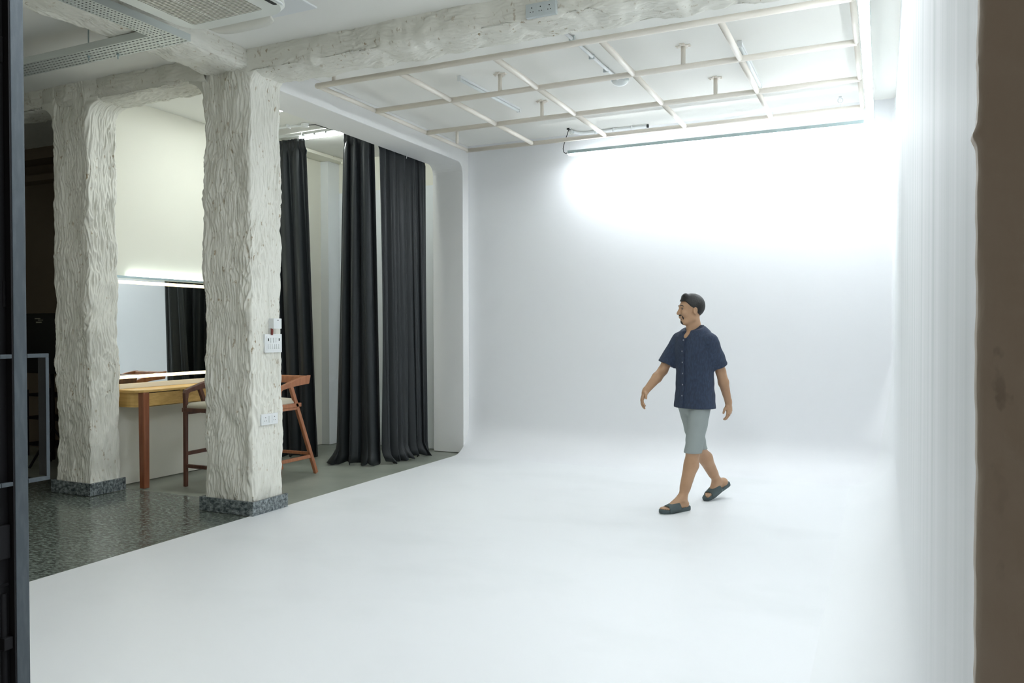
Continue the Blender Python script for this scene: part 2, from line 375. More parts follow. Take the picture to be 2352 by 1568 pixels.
def rough_beam(label, a, b, axis, c0, c1, zb, seed=0):
    """beam along axis (0 or 1) from a to b; c0..c1 across; underside at zb; U section open at the top"""
    hh = HC-zb; n = int((c1-c0+2*hh)/.0065); na = int((b-a)/.010)
    s = np.linspace(0, c1-c0+2*hh, n); r = .03
    cc = np.where(s < hh, c0, np.where(s > hh+c1-c0, c1, c0+s-hh)); zz = np.where(s < hh, HC-s, np.where(s > hh+c1-c0, zb+s-hh-(c1-c0), zb))
    nc = np.where(s < hh, -1., np.where(s > hh+c1-c0, 1., 0.)); nz_ = np.where((s >= hh) & (s <= hh+c1-c0), -1., 0.)
    # round the arrises
    k = np.exp(-((s-hh)/r)**2)+np.exp(-((s-hh-(c1-c0))/r)**2)
    A = np.linspace(a, b, na); A2 = np.repeat(A[:, None], n, 1); C = np.repeat(cc[None], na, 0); Z = np.repeat(zz[None], na, 0)
    NC = np.repeat(nc[None], na, 0); NZ = np.repeat(nz_[None], na, 0); K = np.repeat(k[None], na, 0)
    XY = (A2, C) if axis == 0 else (C, A2); P = np.stack([XY[0]+seed, XY[1], Z], -1)
    D = strokes(P, axis, amp=.0105, cross=52, stretch=5.5, low=.026)
    mid = (c0+c1)/2
    C = C+NC*D-K*.014*np.sign(C-mid); Z = Z+NZ*D+K*.012
    Z = np.minimum(Z, HC+.01)
    XY = (A2, C) if axis == 0 else (C, A2)
    V = np.stack([XY[0], XY[1], Z], -1).reshape(-1, 3)
    return struct('beam', (V, grid_faces(na, n, False)), 'plaster', label, smooth=True)
P2 = (-4.868, -4.36, 4.63, 4.98); P1 = (-6.62, -6.155, 4.61, 4.92)
p2 = rough_pillar('pillar', 'rough plastered pillar carrying the switch plates', *P2, (1, .35))
p1 = rough_pillar('pillar', 'rough plastered pillar beside the dressing table', *P1, (1, 1))
rough_beam('rough plastered beam crossing the studio above the ceiling grid', -4.45, XR, 0, 4.62, 4.98, 3.375)
rough_beam('rough plastered beam joining the two rough pillars', -10.8, -4.8, 0, 4.61, 4.93, 3.375, 20)
rough_beam('rough plastered beam running from the switch pillar toward the entrance', 1.4, 4.70, 1, -4.80, -4.36, 3.405, 40)
def skirt(p, pil):
    x0, x1, y0, y1 = p; e = .022; t = .02; g = .0015; h = .108
    def tl(a, b):
        o = put('skirting_tile', MB().box((*a, 0), (*b, h)), 'granite_tile', pil, bevel=.0015); return o
    tl((x0-e, y0-e), (x1+e-t, y0-e+t)); tl((x0-e, y0-e+t+g), (x0-e+t, y1+e))
    m_ = y0+(y1-y0)*.34
    tl((x1+e-t, y0-e), (x1+e, m_-g)); tl((x1+e-t, m_+g), (x1+e, y1+e-.03)); tl((x1+e-t, y1+e-.028), (x1+e, y1+e))
skirt(P2, p2); skirt(P1, p1)

# ------------------------------------------------------------------ ceiling grid
GZ = 3.39
g = thing('ceiling_grid', 'cream painted steel pipe grid hanging under the studio ceiling', 'rigging grid', (-2.15, 6.43, GZ))
gx = [-4.14, -3.365, -2.557, -1.748, -.948, -.17]; gy = [5.155, 5.965, 6.84, 7.712]
def pipe(p, q, r=.021): return MB().tube([p, q], r, 12)
for i, y in enumerate(gy):
    put('grid_pipe', pipe((gx[0], y, GZ), (gx[-1], y, GZ), .022), 'grid', g, smooth=True)
for x in gx:
    for j in range(3):
        put('grid_pipe', pipe((x, gy[j]+.018, GZ+.001), (x, gy[j+1]-.018, GZ+.001), .019 if x in (gx[0], gx[-1]) else .022), 'grid', g, smooth=True)
for x, y in ((gx[0], gy[0]), (gx[0], gy[-1]), (gx[-1], gy[0]), (gx[-1], gy[-1])):
    mb = MB().loft([[(x+.023*cos(a)*k, y+.023*sin(a)*k, GZ+.023*z) for a in [2*pi*i/10 for i in range(10)]] for k, z in ((.3, -.95), (.8, -.6), (1, 0), (.8, .6), (.3, .95))])
    put('corner_elbow', mb, 'grid', g, smooth=True)
for x, y in ((-1.365, gy[1]), (-1.29, gy[2]), (-2.895, gy[1]), (-2.885, gy[2]), (-4.10, 7.40), (-4.0, gy[0]+.03), (-.3, gy[0]+.03)):
    h = put('hanger', MB().tube([(x, y, GZ+.01), (x, y, HC-.004)], .017, 12), 'grid', g, smooth=True)
    mb = MB().box((x-.055, y-.02, HC-.007), (x+.055, y+.02, HC-.0005)).box((x-.02, y-.055, HC-.0065), (x+.02, y+.055, HC-.0006))
    put('ceiling_plate', mb, 'grid', h)
    for a, b_ in ((-.045, 0), (.045, 0), (0, -.045), (0, .045)):
        put('bolt', MB().tube([(x+a, y+b_, HC-.014), (x+a, y+b_, HC-.006)], .006, 6), 'grid', h)

# ------------------------------------------------------------------ linear LED lamps
def linear(name, label, p, q, m, cat='ceiling light', hang=(), wd=.045, ht=.035, td=.05):
    p, q = Vector(p), Vector(q); t = thing(name, label, cat, (p+q)/2); d = (q-p).normalized()
    put('housing', MB().beam(p, q, wd, ht), 'alu', t, bevel=.003)
    put('diffuser', MB().beam(p+d*.004-Vector((0, 0, ht/2+td/2)), q-d*.004-Vector((0, 0, ht/2+td/2)), wd*.92, td), m, t, bevel=.004)
    for e, s in ((p, 1), (q, -1)):
        put('end_cap', MB().beam(e-d*.006*s, e, wd*1.04, ht+.006), 'white_pl', t)
    for h in hang:
        c = p.lerp(q, h); put('suspension_wire', MB().tube([c+Vector((0, 0, ht/2)), (c.x, c.y, HC-.002)], .0012, 5), 'wire_white', t)
        put('wire_bracket', MB().box((c.x-.012, c.y-.012, HC-.012), (c.x+.012, c.y+.012, HC-.0005)), 'white_pl', t)
    return t
linear('linear_lamp', 'long linear lamp hanging along the white back wall', (-3.02, 7.88, 3.292), (-.16, 7.88, 3.292), 'led_back', hang=(.004, .93), td=.012, ht=.034, wd=.064)
linear('linear_lamp', 'long linear lamp hanging beside the streaked side wall', (-.105, 4.95, 3.292), (-.105, 7.915, 3.292), 'led_right', hang=(.3, .8), td=.020, ht=.03, wd=.060)
linear('linear_lamp', 'unseen added linear lamp continuing toward the entrance beside the streaked side wall', (-.105, 2.0, 3.292), (-.105, 4.93, 3.292), 'led_right', hang=(.3, .8), td=.020, ht=.03, wd=.060)  # unseen lamp length, added to brighten the side wall and front floor
# its feed: conduit clipped to the ceiling and black cable
t = thing('ceiling_conduit', 'white bent conduit on the ceiling above the back wall lamp', 'pipe', (-2.6, 8.0, HC))
pts = [(-3.01, 7.90, 3.53)]+[(-2.99+.09*(1-cos(a)), 7.96+.105*sin(a), 3.527) for a in [radians(i*15) for i in range(7)]]+[(-2.22, 8.062, 3.527)]
put('conduit', MB().tube(pts, .016, 10), 'white_pl', t, smooth=True)
for x in (-2.78, -2.58, -2.38): put('clip', MB().beam((x-.008, 8.063, 3.525), (x+.008, 8.063, 3.525), .048, .042), 'white_pl', t)
put('open_end', MB().tube([(-2.222, 8.062, 3.527), (-2.205, 8.062, 3.527)], .019, 10), 'wire_black', t)
put('junction_hole', MB().tube([(-3.02, 7.885, 3.549), (-3.02, 7.885, 3.538)], .022, 12), 'hole', t)
t = put('feed_cable', MB().tube([(-3.02, 7.885, 3.545), (-3.03, 7.882, 3.50), (-3.05, 7.88, 3.45), (-3.07, 7.88, 3.39), (-3.082, 7.88, 3.34), (-3.075, 7.88, 3.305), (-3.055, 7.88, 3.29), (-3.026, 7.88, 3.294)], .0045, 8), 'wire_black', smooth=True)
tag(t, 'thin black cable looping down to the back wall lamp', 'cable')
for x, y in ((-3.0, 7.93), (-.36, 7.9)):
    mb = MB().tube([(x+.022*cos(a), y, HC-.03+.022*sin(a)) for a in [2*pi*i/14 for i in range(15)]], .0018, 5, False)
    o = put('ceiling_ring', mb, 'grey_pl', smooth=True); tag(o, 'small wire ring on the ceiling near the ' + ('conduit end' if x < -1 else 'streaked side wall'), 'ring')
# unlit batten tubes above the grid
def batten(label, p, q, m, z=HC-.012, rad=.013):
    t = thing('batten_light', label, 'ceiling light', ((p[0]+q[0])/2, (p[1]+q[1])/2, z))
    put('base_channel', MB().beam((*p, z), (*q, z), .030, .022), 'white_pl', t, bevel=.002)
    put('tube', MB().tube([(*p, z-.022), (*q, z-.022)], rad, 12), m, t, smooth=True)
    d = (Vector(q)-Vector(p)).normalized()
    for e, s in ((Vector(p), -1), (Vector(q), 1)):
        a = e+d*.012*s; put('end_cap', MB().beam((e.x, e.y, z-.012), (a.x, a.y, z-.012), .032, .045), 'white_pl', t)
    return t
batten('unlit white tube fitting above the pipe grid over the curtain side', (-3.22, 5.86), (-3.17, 6.93), 'lamp_off')
batten('unlit white tube fitting above the pipe grid beside the long hanging lamp', (-.965, 6.05), (-.965, 7.13), 'lamp_off')
# dome light and its pipe
t = thing('dome_light', 'round glass dome lamp on the studio ceiling', 'ceiling light', (-2.03, 6.52, HC))
put('base_ring', MB().tube([(-2.03, 6.52, HC-.001), (-2.03, 6.52, HC-.018)], .075, 28), 'grey_pl', t, smooth=False, bevel=.003)
rings = [[(-2.03+.07*cos(b_)*cos(a), 6.52+.07*cos(b_)*sin(a), HC-.016-.045*sin(b_)) for a in [2*pi*i/24 for i in range(24)]] for b_ in [radians(k) for k in (0, 20, 40, 60, 78, 88)]]
put('glass_dome', MB().loft(rings), 'lamp_off', t, smooth=True)
t = thing('ceiling_pipe', 'white pipe on the ceiling running to the dome lamp', 'pipe', (-2.05, 5.7, HC))
put('pipe', MB().tube([(-2.06, 5.0, HC-.02), (-2.03, 6.45, HC-.02)], .013, 10), 'white_pl', t, smooth=True)
for y in (5.42, 5.85, 6.2): put('clip', MB().beam((-2.05, y-.008, HC-.018), (-2.05, y+.008, HC-.018), .042, .034), 'grey_pl', t)

# ------------------------------------------------------------------ air conditioner, plate, cable tray
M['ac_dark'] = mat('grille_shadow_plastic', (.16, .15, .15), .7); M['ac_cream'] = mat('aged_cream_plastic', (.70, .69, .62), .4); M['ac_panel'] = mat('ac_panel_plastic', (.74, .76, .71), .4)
AZ = 3.31; ax0, ax1, ay0, ay1 = -3.985, -3.16, 2.92, 3.745
gx0, gx1, gy0, gy1 = -3.875, -3.315, 3.03, 3.635
t = thing('ceiling_air_conditioner', 'square white cassette air conditioner with slatted grille and open flaps', 'air conditioner', ((ax0+ax1)/2, (ay0+ay1)/2, AZ))
def ring_panel(outer, inner, z, th, lip=.02):
    """frame between two loops with a sloped rim"""
    n = len(outer); c = Vector(((ax0+ax1)/2, (ay0+ay1)/2, 0))
    up = [(c.x+(x-c.x)*.985, c.y+(y-c.y)*.985, z+th) for x, y, _ in outer]
    o1 = [(x, y, z+.022) for x, y, _ in outer]; o2 = [(c.x+(x-c.x)*.955, c.y+(y-c.y)*.955, z) for x, y, _ in outer]
    i1 = [(x, y, z) for x, y, _ in inner]; i2 = [(x, y, z+.02) for x, y, _ in inner]
    return MB().loft([up, o1, o2, i1, i2], cap=False)
outer = rrect(ax0, ay0, ax1, ay1, .16, 8)
inner = rrect(gx0, gy0, gx1, gy1, .02, 8)
put('front_panel', ring_panel(outer, inner, AZ, .06), 'ac_panel', t, smooth=False)
put('body', MB().prism(rrect(ax0+.05, ay0+.05, ax1-.05, ay1-.05, .05, 4, AZ+.045), (0, 0, HC-AZ-.047)), 'white_pl', t)
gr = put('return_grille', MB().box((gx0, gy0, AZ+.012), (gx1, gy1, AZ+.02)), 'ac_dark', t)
k = 0; y = gy0+.004
while y < gy1-.008:
    put('slat', MB().box((gx0, y, AZ+.001), (gx1, y+.0075, AZ+.011)), 'ac_cream', gr); y += .0155
for x in (gx0+.19, gx1-.19): put('grille_rib', MB().box((x-.003, gy0, AZ-.0005), (x+.003, gy1, AZ+.013)), 'ac_cream', gr)
# open discharge flaps: far side and the curtain-away side
def flap(p, q, nrm, drop, wdt=.085):
    p, q = Vector(p), Vector(q); d = (q-p); rings = []
    for i in range(15):
        s = i/14; e = sqrt(max(0, 1-abs(2*s-1)**4)); c = p+d*s
        a = c; m1 = c+nrm*(wdt*.55*e)+Vector((0, 0, -drop*.5*e)); b_ = c+nrm*(wdt*e)+Vector((0, 0, -drop*e*.75))
        u = Vector((0, 0, .008)); rings.append([a, m1, b_, b_+u, m1+u, a+u])
    return MB().loft(rings)
put('flap', flap((ax0+.13, ay1-.03, AZ+.004), (ax1-.17, ay1-.03, AZ+.004), Vector((0, 1, 0)), .03, .10), 'ac_cream', t, smooth=True)
put('air_slot', MB().prism(rrect(ax1-.055, ay0+.14, ax1-.027, ay1-.13, .013, 4, AZ-.001), (0, 0, .01)), 'hole', t)
put('flap', flap((ax1-.02, ay0+.12, AZ+.004), (ax1-.02, ay1-.09, AZ+.004), Vector((.9, 0, 0)), .02, .05), 'white_pl', t, smooth=True)
o = put('ceiling_access_plate', MB().box((-3.86, 3.5, 3.470), (-3.275, 4.08, 3.482)).box((-3.80, 3.55, 3.482), (-3.35, 4.0, HC)), 'white_pl', bevel=.003)
tag(o, 'flat white square plate on the ceiling beyond the air conditioner', 'ceiling plate')

def perforated(x0, y0, nx, ny, px, py, hx, hy, z):
    """sheet of nx by ny cells each with an oblong hole"""
    mb = MB()
    for i in range(nx):
        for j in range(ny):
            a, b_ = x0+i*px, y0+j*py; cx, cy = a+px/2, b_+py/2
            out = [(a, b_), (a+px/2, b_), (a+px, b_), (a+px, b_+py/2), (a+px, b_+py), (a+px/2, b_+py), (a, b_+py), (a, b_+py/2)]
            inn = [(cx+hx*cos(t_)*.5, cy+hy*sin(t_)*.5) for t_ in [radians(d) for d in (225, 270, 315, 0, 45, 90, 135, 180)]]
            n = len(mb.v); mb.v += [(*p, z) for p in out]+[(*p, z) for p in inn]+[(*p, z+.001) for p in inn]
            mb.f += [(n+k, n+(k+1) % 8, n+8+(k+1) % 8, n+8+k) for k in range(8)]+[(n+8+k, n+8+(k+1) % 8, n+16+(k+1) % 8, n+16+k) for k in range(8)]
    return mb
TZ = 3.345
t = thing('cable_tray', 'perforated grey metal cable tray turning a corner below the ceiling', 'cable tray', (-4.3, 3.8, TZ))
M['wire_dark'] = mat('bundled_cables', (.02, .021, .035), .6); M['tray'] = mat('galvanised_sheet', (.58, .62, .60), .45, .4)
NX = 94; put('perforated_base', perforated(-4.19-NX*.036, 3.72, NX, 5, .036, .036, .026, .011, TZ), 'tray', t)
put('perforated_base', perforated(-4.36, 3.72-72*.024, 5, 72, .034, .024, .015, .011, TZ), 'tray', t)
put('side_wall', MB().box((-4.19-NX*.036, 3.717, TZ), (-4.36, 3.72, TZ+.048)), 'tray', t)
put('side_wall', MB().box((-4.19-NX*.036, 3.90, TZ), (-4.19, 3.903, TZ+.048)), 'tray', t)
put('side_wall', MB().box((-4.19, 2.0, TZ), (-4.187, 3.903, TZ+.048)), 'tray', t)
put('side_wall', MB().box((-4.363, 2.0, TZ), (-4.36, 3.72, TZ+.048)), 'tray', t)
put('cable_bed', MB().box((-4.19-NX*.036, 3.73, TZ+.006), (-4.20, 3.89, TZ+.04)).box((-4.35, 2.0, TZ+.006), (-4.20, 3.75, TZ+.04)), 'wire_dark', t)
for x, y in ((-5.05, 3.80), (-4.83, 3.86), (-6.6, 3.81)):
    h = put('hanger_rod', MB().tube([(x, y, TZ-.035), (x, y, HC-.001)], .0045, 6), 'alu', t)
    put('nut', MB().tube([(x, y, TZ-.012), (x, y, TZ-.001)], .010, 6), 'alu', h)
rnd = random.Random(3)
for x, y in ((-4.30, 3.12), (-4.28, 3.34), (-4.26, 3.62), (-4.24, 3.70), (-4.4, 3.82)):
    put('cable_tie', MB().tube([(x, y, TZ+.001), (x+.01, y+.01, TZ-.018), (x+.03+rnd.random()*.02, y+.012, TZ-.03-rnd.random()*.02)], .0018, 5), 'white_pl', t)

# ------------------------------------------------------------------ sockets and switches
def socket_plate(label, o, u, v, n, wd, ht, kind):
    """plate centred at o; u along width, v up, n outward"""
    o, u, v, n = map(Vector, (o, u, v, n)); t = thing('wall_socket' if kind != 'switch' else 'switch_plate', label, 'socket' if kind != 'switch' else 'light switch', o)
    def bx(c0, c1, w_, h_, d0, d1): 
        c = o+u*c0+v*c1
        return [c+u*(sx*w_/2)+v*(sy*h_/2)+n*d for d in (d0, d1) for sx, sy in ((-1, -1), (1, -1), (1, 1), (-1, 1))]
    F = [(0, 3, 2, 1), (4, 5, 6, 7), (0, 1, 5, 4), (1, 2, 6, 5), (2, 3, 7, 6), (3, 0, 4, 7)]
    put('cover_plate', MB().add(bx(0, 0, wd, ht, -.02, .012), F), 'white_pl' if kind != 'beam' else 'grey_pl', t, bevel=.003)
    if kind == 'switch':
        put('inner_frame', MB().add(bx(0, 0, wd*.82, ht*.78, .010, .0145), F), 'white_pl', t, bevel=.001)
        for r_ in range(2):
            xs = [(-2.5+i) for i in range(6)] if r_ == 1 else [-1.2, 0, 1.2]
            for x in xs:
                put('rocker', MB().add(bx(x*wd*.125, ht*(.17 if r_ == 0 else -.17), wd*.085, ht*.26, .013, .0195), F), 'white_pl', t, bevel=.001)
            if r_ == 0:
                for x in (-2.55, 2.55): put('open_slot', MB().add(bx(x*wd*.125, ht*.20, wd*.055, ht*.15, .012, .0155), F), 'hole', t)
    elif kind == 'pair':
        for c in (-.27, .27):
            f_ = put('socket_face', MB().add(bx(c*wd, 0, wd*.30, ht*.66, .011, .0145), F), 'white_pl', t, bevel=.001)
            for a, b_, r_ in ((0, .016, .0038), (-.009, -.009, .003), (.009, -.009, .003)):
                p = o+u*(c*wd+a)+v*b_; put('pin_hole', MB().tube([p+n*.0146, p+n*.0152], r_, 8), 'hole', f_)
        put('rocker', MB().add(bx(0, 0, wd*.13, ht*.6, .011, .018), F), 'white_pl', t, bevel=.001)
    else:
        for c in (-.29, -.0, .29):
            f_ = put('socket_face', MB().add(bx(c*wd, .0, wd*.27, ht*.72, .011, .0135), F), 'grey_pl', t, bevel=.001)
            for a, b_, r_ in ((0, .014, .0042), (-.009, -.012, .0033), (.009, -.012, .0033)):
                p = o+u*(c*wd+a)+v*b_; put('pin_hole', MB().tube([p+n*.0136, p+n*.0142], r_, 8), 'hole', f_)
    return t
socket_plate('white plate of small rocker switches on the rough pillar', (-4.35, 4.848, 1.317), (0, 1, 0), (0, 0, 1), (1, 0, 0), .19, .145, 'switch')
socket_plate('white double socket with a switch low on the rough pillar', (-4.35, 4.80, .725), (0, 1, 0), (0, 0, 1), (1, 0, 0), .185, .085, 'pair')
socket_plate('grey triple socket box on the rough crossing beam', (-1.945, 4.60, 3.425), (1, 0, 0), (0, 0, 1), (0, -1, 0), .205, .085, 'beam')
t = thing('control_box', 'small white box with a sensor eye above the switch plate', 'control box', (-4.33, 4.86, 1.47))
put('case', MB().box((-4.385, 4.815, 1.432), (-4.305, 4.905, 1.512)), 'white_pl', t, bevel=.004)
put('sensor_eye', MB().tube([(-4.3052, 4.862, 1.498), (-4.3035, 4.862, 1.498)], .0045, 10), 'hole', t)
o = put('flex_cable', MB().tube([(-4.335, 4.825, 1.440), (-4.330, 4.823, 1.415), (-4.337, 4.828, 1.385)], .010, 8), 'wire_red', smooth=True)
tag(o, 'short brown red cable between the control box and the switch plate', 'cable')

# ------------------------------------------------------------------ curtains
def curtain(name, label, top, bot, folds, seed, z1=3.49, z0=.012, amp=.045, nrm=(0, -1), flare=None, pud=.10, na=260, nv=72):
    """pleated cloth; top and bot are plan polylines [(x,y)...]; folds = number of full folds"""
    rn = np.random.RandomState(seed)
    def samp(poly, s):
        poly = np.array(poly, float); d = np.r_[0, np.cumsum(np.linalg.norm(np.diff(poly, axis=0), axis=1))]; d /= d[-1]
        return np.stack([np.interp(s, d, poly[:, 0]), np.interp(s, d, poly[:, 1])], -1)
    u = np.linspace(0, 1, na); v = np.linspace(0, 1, nv)**.9
    ph = np.cumsum(.45+1.1*rn.rand(24).repeat(3)[:64]); ph = (ph-ph[0])/(ph[-1]-ph[0])
    uu_ = np.interp(u, np.linspace(0, 1, 64), ph)
    V = np.zeros((nv, na, 3))
    T, B = samp(top, u), samp(bot, u)
    for k, vv in enumerate(v):          # vv 0 bottom .. 1 top
        w_ = min(1, vv)**1.0; base = T*w_+B*(1-w_)
        tg = np.gradient(base, axis=0); tg /= np.linalg.norm(tg, axis=1)[:, None]+1e-9; nn = np.stack([tg[:, 1], -tg[:, 0]], -1)
        if (nn@np.array(nrm)).sum() < 0: nn = -nn
        z = z0+(z1-z0)*vv
        head = np.clip((z-(z1-.11))/.02, 0, 1)    # gathered heading
        a = amp*(.62+.60*(1-vv))*(1-.78*head)
        wv = folds*2*pi*(uu_+.006*np.sin(3*vv+u*9+seed)*(1-vv)*2)
        sh = np.sin(wv)+.33*np.sin(2.03*wv+1.3+vv*1.2)+.30*np.sin(.47*wv+seed)+.10*np.sin(3.1*wv+vv*4+seed)*(.4+.6*np.sin(1.1*vv+u*5)**2)
        fine = .007*np.sin(folds*2*pi*uu_*3.1)*head
        pinch = -.016*np.exp(-((z-(z1-.125))/.022)**2)*np.cos(wv*.5)**2
        off = a*sh+fine+pinch
        low = np.clip(1-z/.16, 0, 1)
        off = off+low**1.6*pud*(.55+.45*np.sin(wv*.5+1)+.3*np.sin(wv*1.7))
        zz = z+low*.018*np.sin(wv*1.3+2)*(low > 0)*1.0
        fv = (rn.rand()*0)
        V[k, :, :2] = base+nn*off[:, None]+tg*(.012*np.sin(wv*2+vv*3)*(1-head))[:, None]
        V[k, :, 2] = np.maximum(zz, .004)
    if flare: flare(V, v)
    o = put(name, (V.reshape(-1, 3), grid_faces(nv, na, False)), 'satin', smooth=True, solid=.004)
    return tag(o, label, 'curtain', 'charcoal curtains round the dressing area')
c1 = curtain('curtain', 'dark curtain behind the stool beside the rough pillar', [(-6.15, 6.80), (-5.64, 6.81)], [(-6.14, 6.95), (-5.68, 7.02)], 3.0, 3, nrm=(0, -1), pud=.03)
def tail(V, v):
    na = V.shape[1]
    for k, vv in enumerate(v):
        z = V[k, :, 2]
        s = np.clip(1-z/.22, 0, 1)**2
        wgt = np.exp(-(np.arange(na)/(na*.10))**2)
        V[k, :, 0] -= s*wgt*.075; V[k, :, 1] -= s*wgt*.05
        V[k, :, 2] = np.where(s > .6, V[k, :, 2]*(1-.5*wgt*s), V[k, :, 2])
c2 = curtain('curtain', 'dark curtain at the track corner with its hem trailing on the floor', [(-5.105, 6.775), (-4.90, 6.775), (-4.80, 6.86)], [(-5.28, 6.84), (-5.0, 6.84), (-4.77, 6.95)], 2.9, 11, nrm=(0, -1), flare=tail, pud=.07)
c3 = curtain('curtain', 'wide dark curtain hanging under the smooth white beam by the column', [(-4.80, 6.975), (-4.80, 7.90)], [(-4.79, 7.02), (-4.72, 7.78)], 4.9, 5, nrm=(1, 0), pud=.10, na=380)
for ob, key, pts in ((c1, 1, [(-6.3, 6.98), (-5.2, 6.92)]),):
    pass
t = thing('curtain_track', 'white curtain track on the dressing area ceiling', 'curtain track', (-5.3, 6.9, HC))
for p, q in (((-6.32, 6.80), (-5.66, 6.785)), ((-5.65, 6.785), (-5.20, 6.77)), ((-5.19, 6.77), (-4.86, 6.76))):
    put('track_rail', MB().beam((*p, HC-.02), (*q, HC-.02), .022, .028), 'white_pl', t)
put('track_rail', MB().beam((-4.81, 6.86, HC-.02), (-4.81, 8.1, HC-.02), .022, .028), 'white_pl', t)
for x in (-5.63, -5.48, -5.33): put('glider', MB().box((x-.006, 6.762, HC-.048), (x+.006, 6.782, HC-.034)), 'wire_black', t)
put('track_hook', MB().tube([(-4.76, 7.33, 3.52), (-4.70, 7.33, 3.42), (-4.68, 7.33, 3.33), (-4.69, 7.33, 3.28)], .004, 6), 'white_pl', t)
# lights of the dressing area
batten('lit cool white tube behind the curtain track', (-5.78, 6.90), (-5.02, 6.885), 'led_alc', HC-.014, .016)
t = thing('panel_light', 'lit square ceiling panel beside the rough pillar', 'ceiling light', (-5.2, 5.83, HC))
put('frame', MB().box((-5.50, 5.70, HC-.03), (-5.035, 5.99, HC-.001)), 'white_pl', t, bevel=.003)
put('diffuser', MB().box((-5.48, 5.72, HC-.034), (-5.05, 5.975, HC-.029)), 'led_panel', t)
t = thing('junction_box', 'round white junction box with a pipe on the dressing area ceiling', 'junction box', (-5.40, 6.5, HC))
put('box', MB().tube([(-5.40, 6.52, HC-.001), (-5.40, 6.52, HC-.035)], .04, 18), 'white_pl', t, bevel=.004)
put('pipe', MB().tube([(-6.0, 6.46, HC-.02), (-5.44, 6.51, HC-.02)], .012, 8), 'white_pl', t, smooth=True)
put('clip', MB().box((-5.60, 6.46, HC-.036), (-5.585, 6.52, HC-.001)), 'white_pl', t)
o = put('ceiling_wire', MB().tube([(-5.37, 6.53, HC-.02), (-5.30, 6.56, HC-.015), (-5.25, 6.62, HC-.03), (-5.22, 6.72, HC-.04), (-5.20, 6.82, HC-.02), (-5.15, 6.84, HC-.012), (-5.10, 6.80, HC-.012)], .004, 6), 'wire_black', smooth=True)
tag(o, 'loose black wire on the ceiling between junction box and curtain track', 'cable')
t = thing('trunking', 'pale cable trunking under the ceiling behind the curtains', 'trunking', (-6.09, 7.5, 3.5))
put('duct', MB().beam((-6.093, 6.96, 3.520), (-6.093, 8.04, 3.520), .020, .03), 'cream', t)
put('end_cap', MB().beam((-6.090, 8.04, 3.512), (-6.090, 8.055, 3.512), .026, .055), 'cream', t)
put('support', MB().beam((-6.093, 7.9, 3.535), (-6.093, 7.9, HC), .02, .02), 'cream', t)

# ------------------------------------------------------------------ dressing table and mirror
t = thing('dressing_mirror', 'frameless wall mirror with warm light bars above the dressing table', 'mirror', (XM, 5.8, 1.45))
YM0, YM1 = 4.95, 6.62
put('mirror_glass', MB().box((XM+.014, YM0, .932), (XM+.02, YM1, 1.905)), 'mirror', t)
put('backing', MB().box((XM+.001, YM0+.01, .932), (XM+.014, YM1-.01, 1.915)), 'grey_pl', t)
for z, tl_ in ((1.866, 'upper'), (.992, 'lower')):
    put('light_bar', MB().box((XM+.021, YM0, z-.014), (XM+.040, YM1, z+.014)), 'led_mir', t, bevel=.003)
put('top_cap', MB().box((XM+.001, YM0, 1.900), (XM+.047, YM1, 1.922)), 'alu', t)
put('wash_strip', MB().box((XM+.005, 5.14, 1.926), (XM+.03, YM1, 1.934)), 'led_wash', t)
TT = .885
t = thing('dressing_table', 'oak topped dressing table with red brown legs under the mirror', 'table', (-6.15, 5.8, 0))
X0, X1, Y0, Y1 = XM+.004, -5.98, 4.955, 6.62
r = .14; topo = [(X0, Y0), (X1-r, Y0)]+[(X1-r+r*sin(a), Y0+r-r*cos(a)) for a in [radians(i*15) for i in range(1, 7)]]+[(X1, Y1), (X0, Y1)]
put('table_top', MB().prism([(x, y, TT-.022) for x, y in topo], (0, 0, .022)), 'oak', t, bevel=.002)
put('apron', MB().prism([(x-.03 if x > X0 else x, y+.02 if y < Y0+.3 else y, TT-.155) for x, y in topo], (0, 0, .132)), 'oak', t)
put('back_ledge', MB().box((X0, Y0+.06, TT+.001), (X0+.035, Y1, TT+.045)), 'cream', t, bevel=.002)
for a in (5.075, 5.48, 5.885):
    put('drawer_gap_shade', MB().box((X1-.034, a-.006, TT-.152), (X1-.0285, a+.366, TT-.025)), 'hole', t)  # dark plate painting the shadow gap round the drawer front
    d = put('drawer_front', MB().box((X1-.032, a, TT-.148), (X1-.018, a+.36, TT-.03)), 'oak', t, bevel=.002)
for x, y in ((-6.02, 5.045), (-6.02, 6.50)):
    put('leg', MB().beam((x, y, 0), (x, y, TT-.022), .062, .058, w2=.068, h2=.066), 'wood_red', t, bevel=.006)

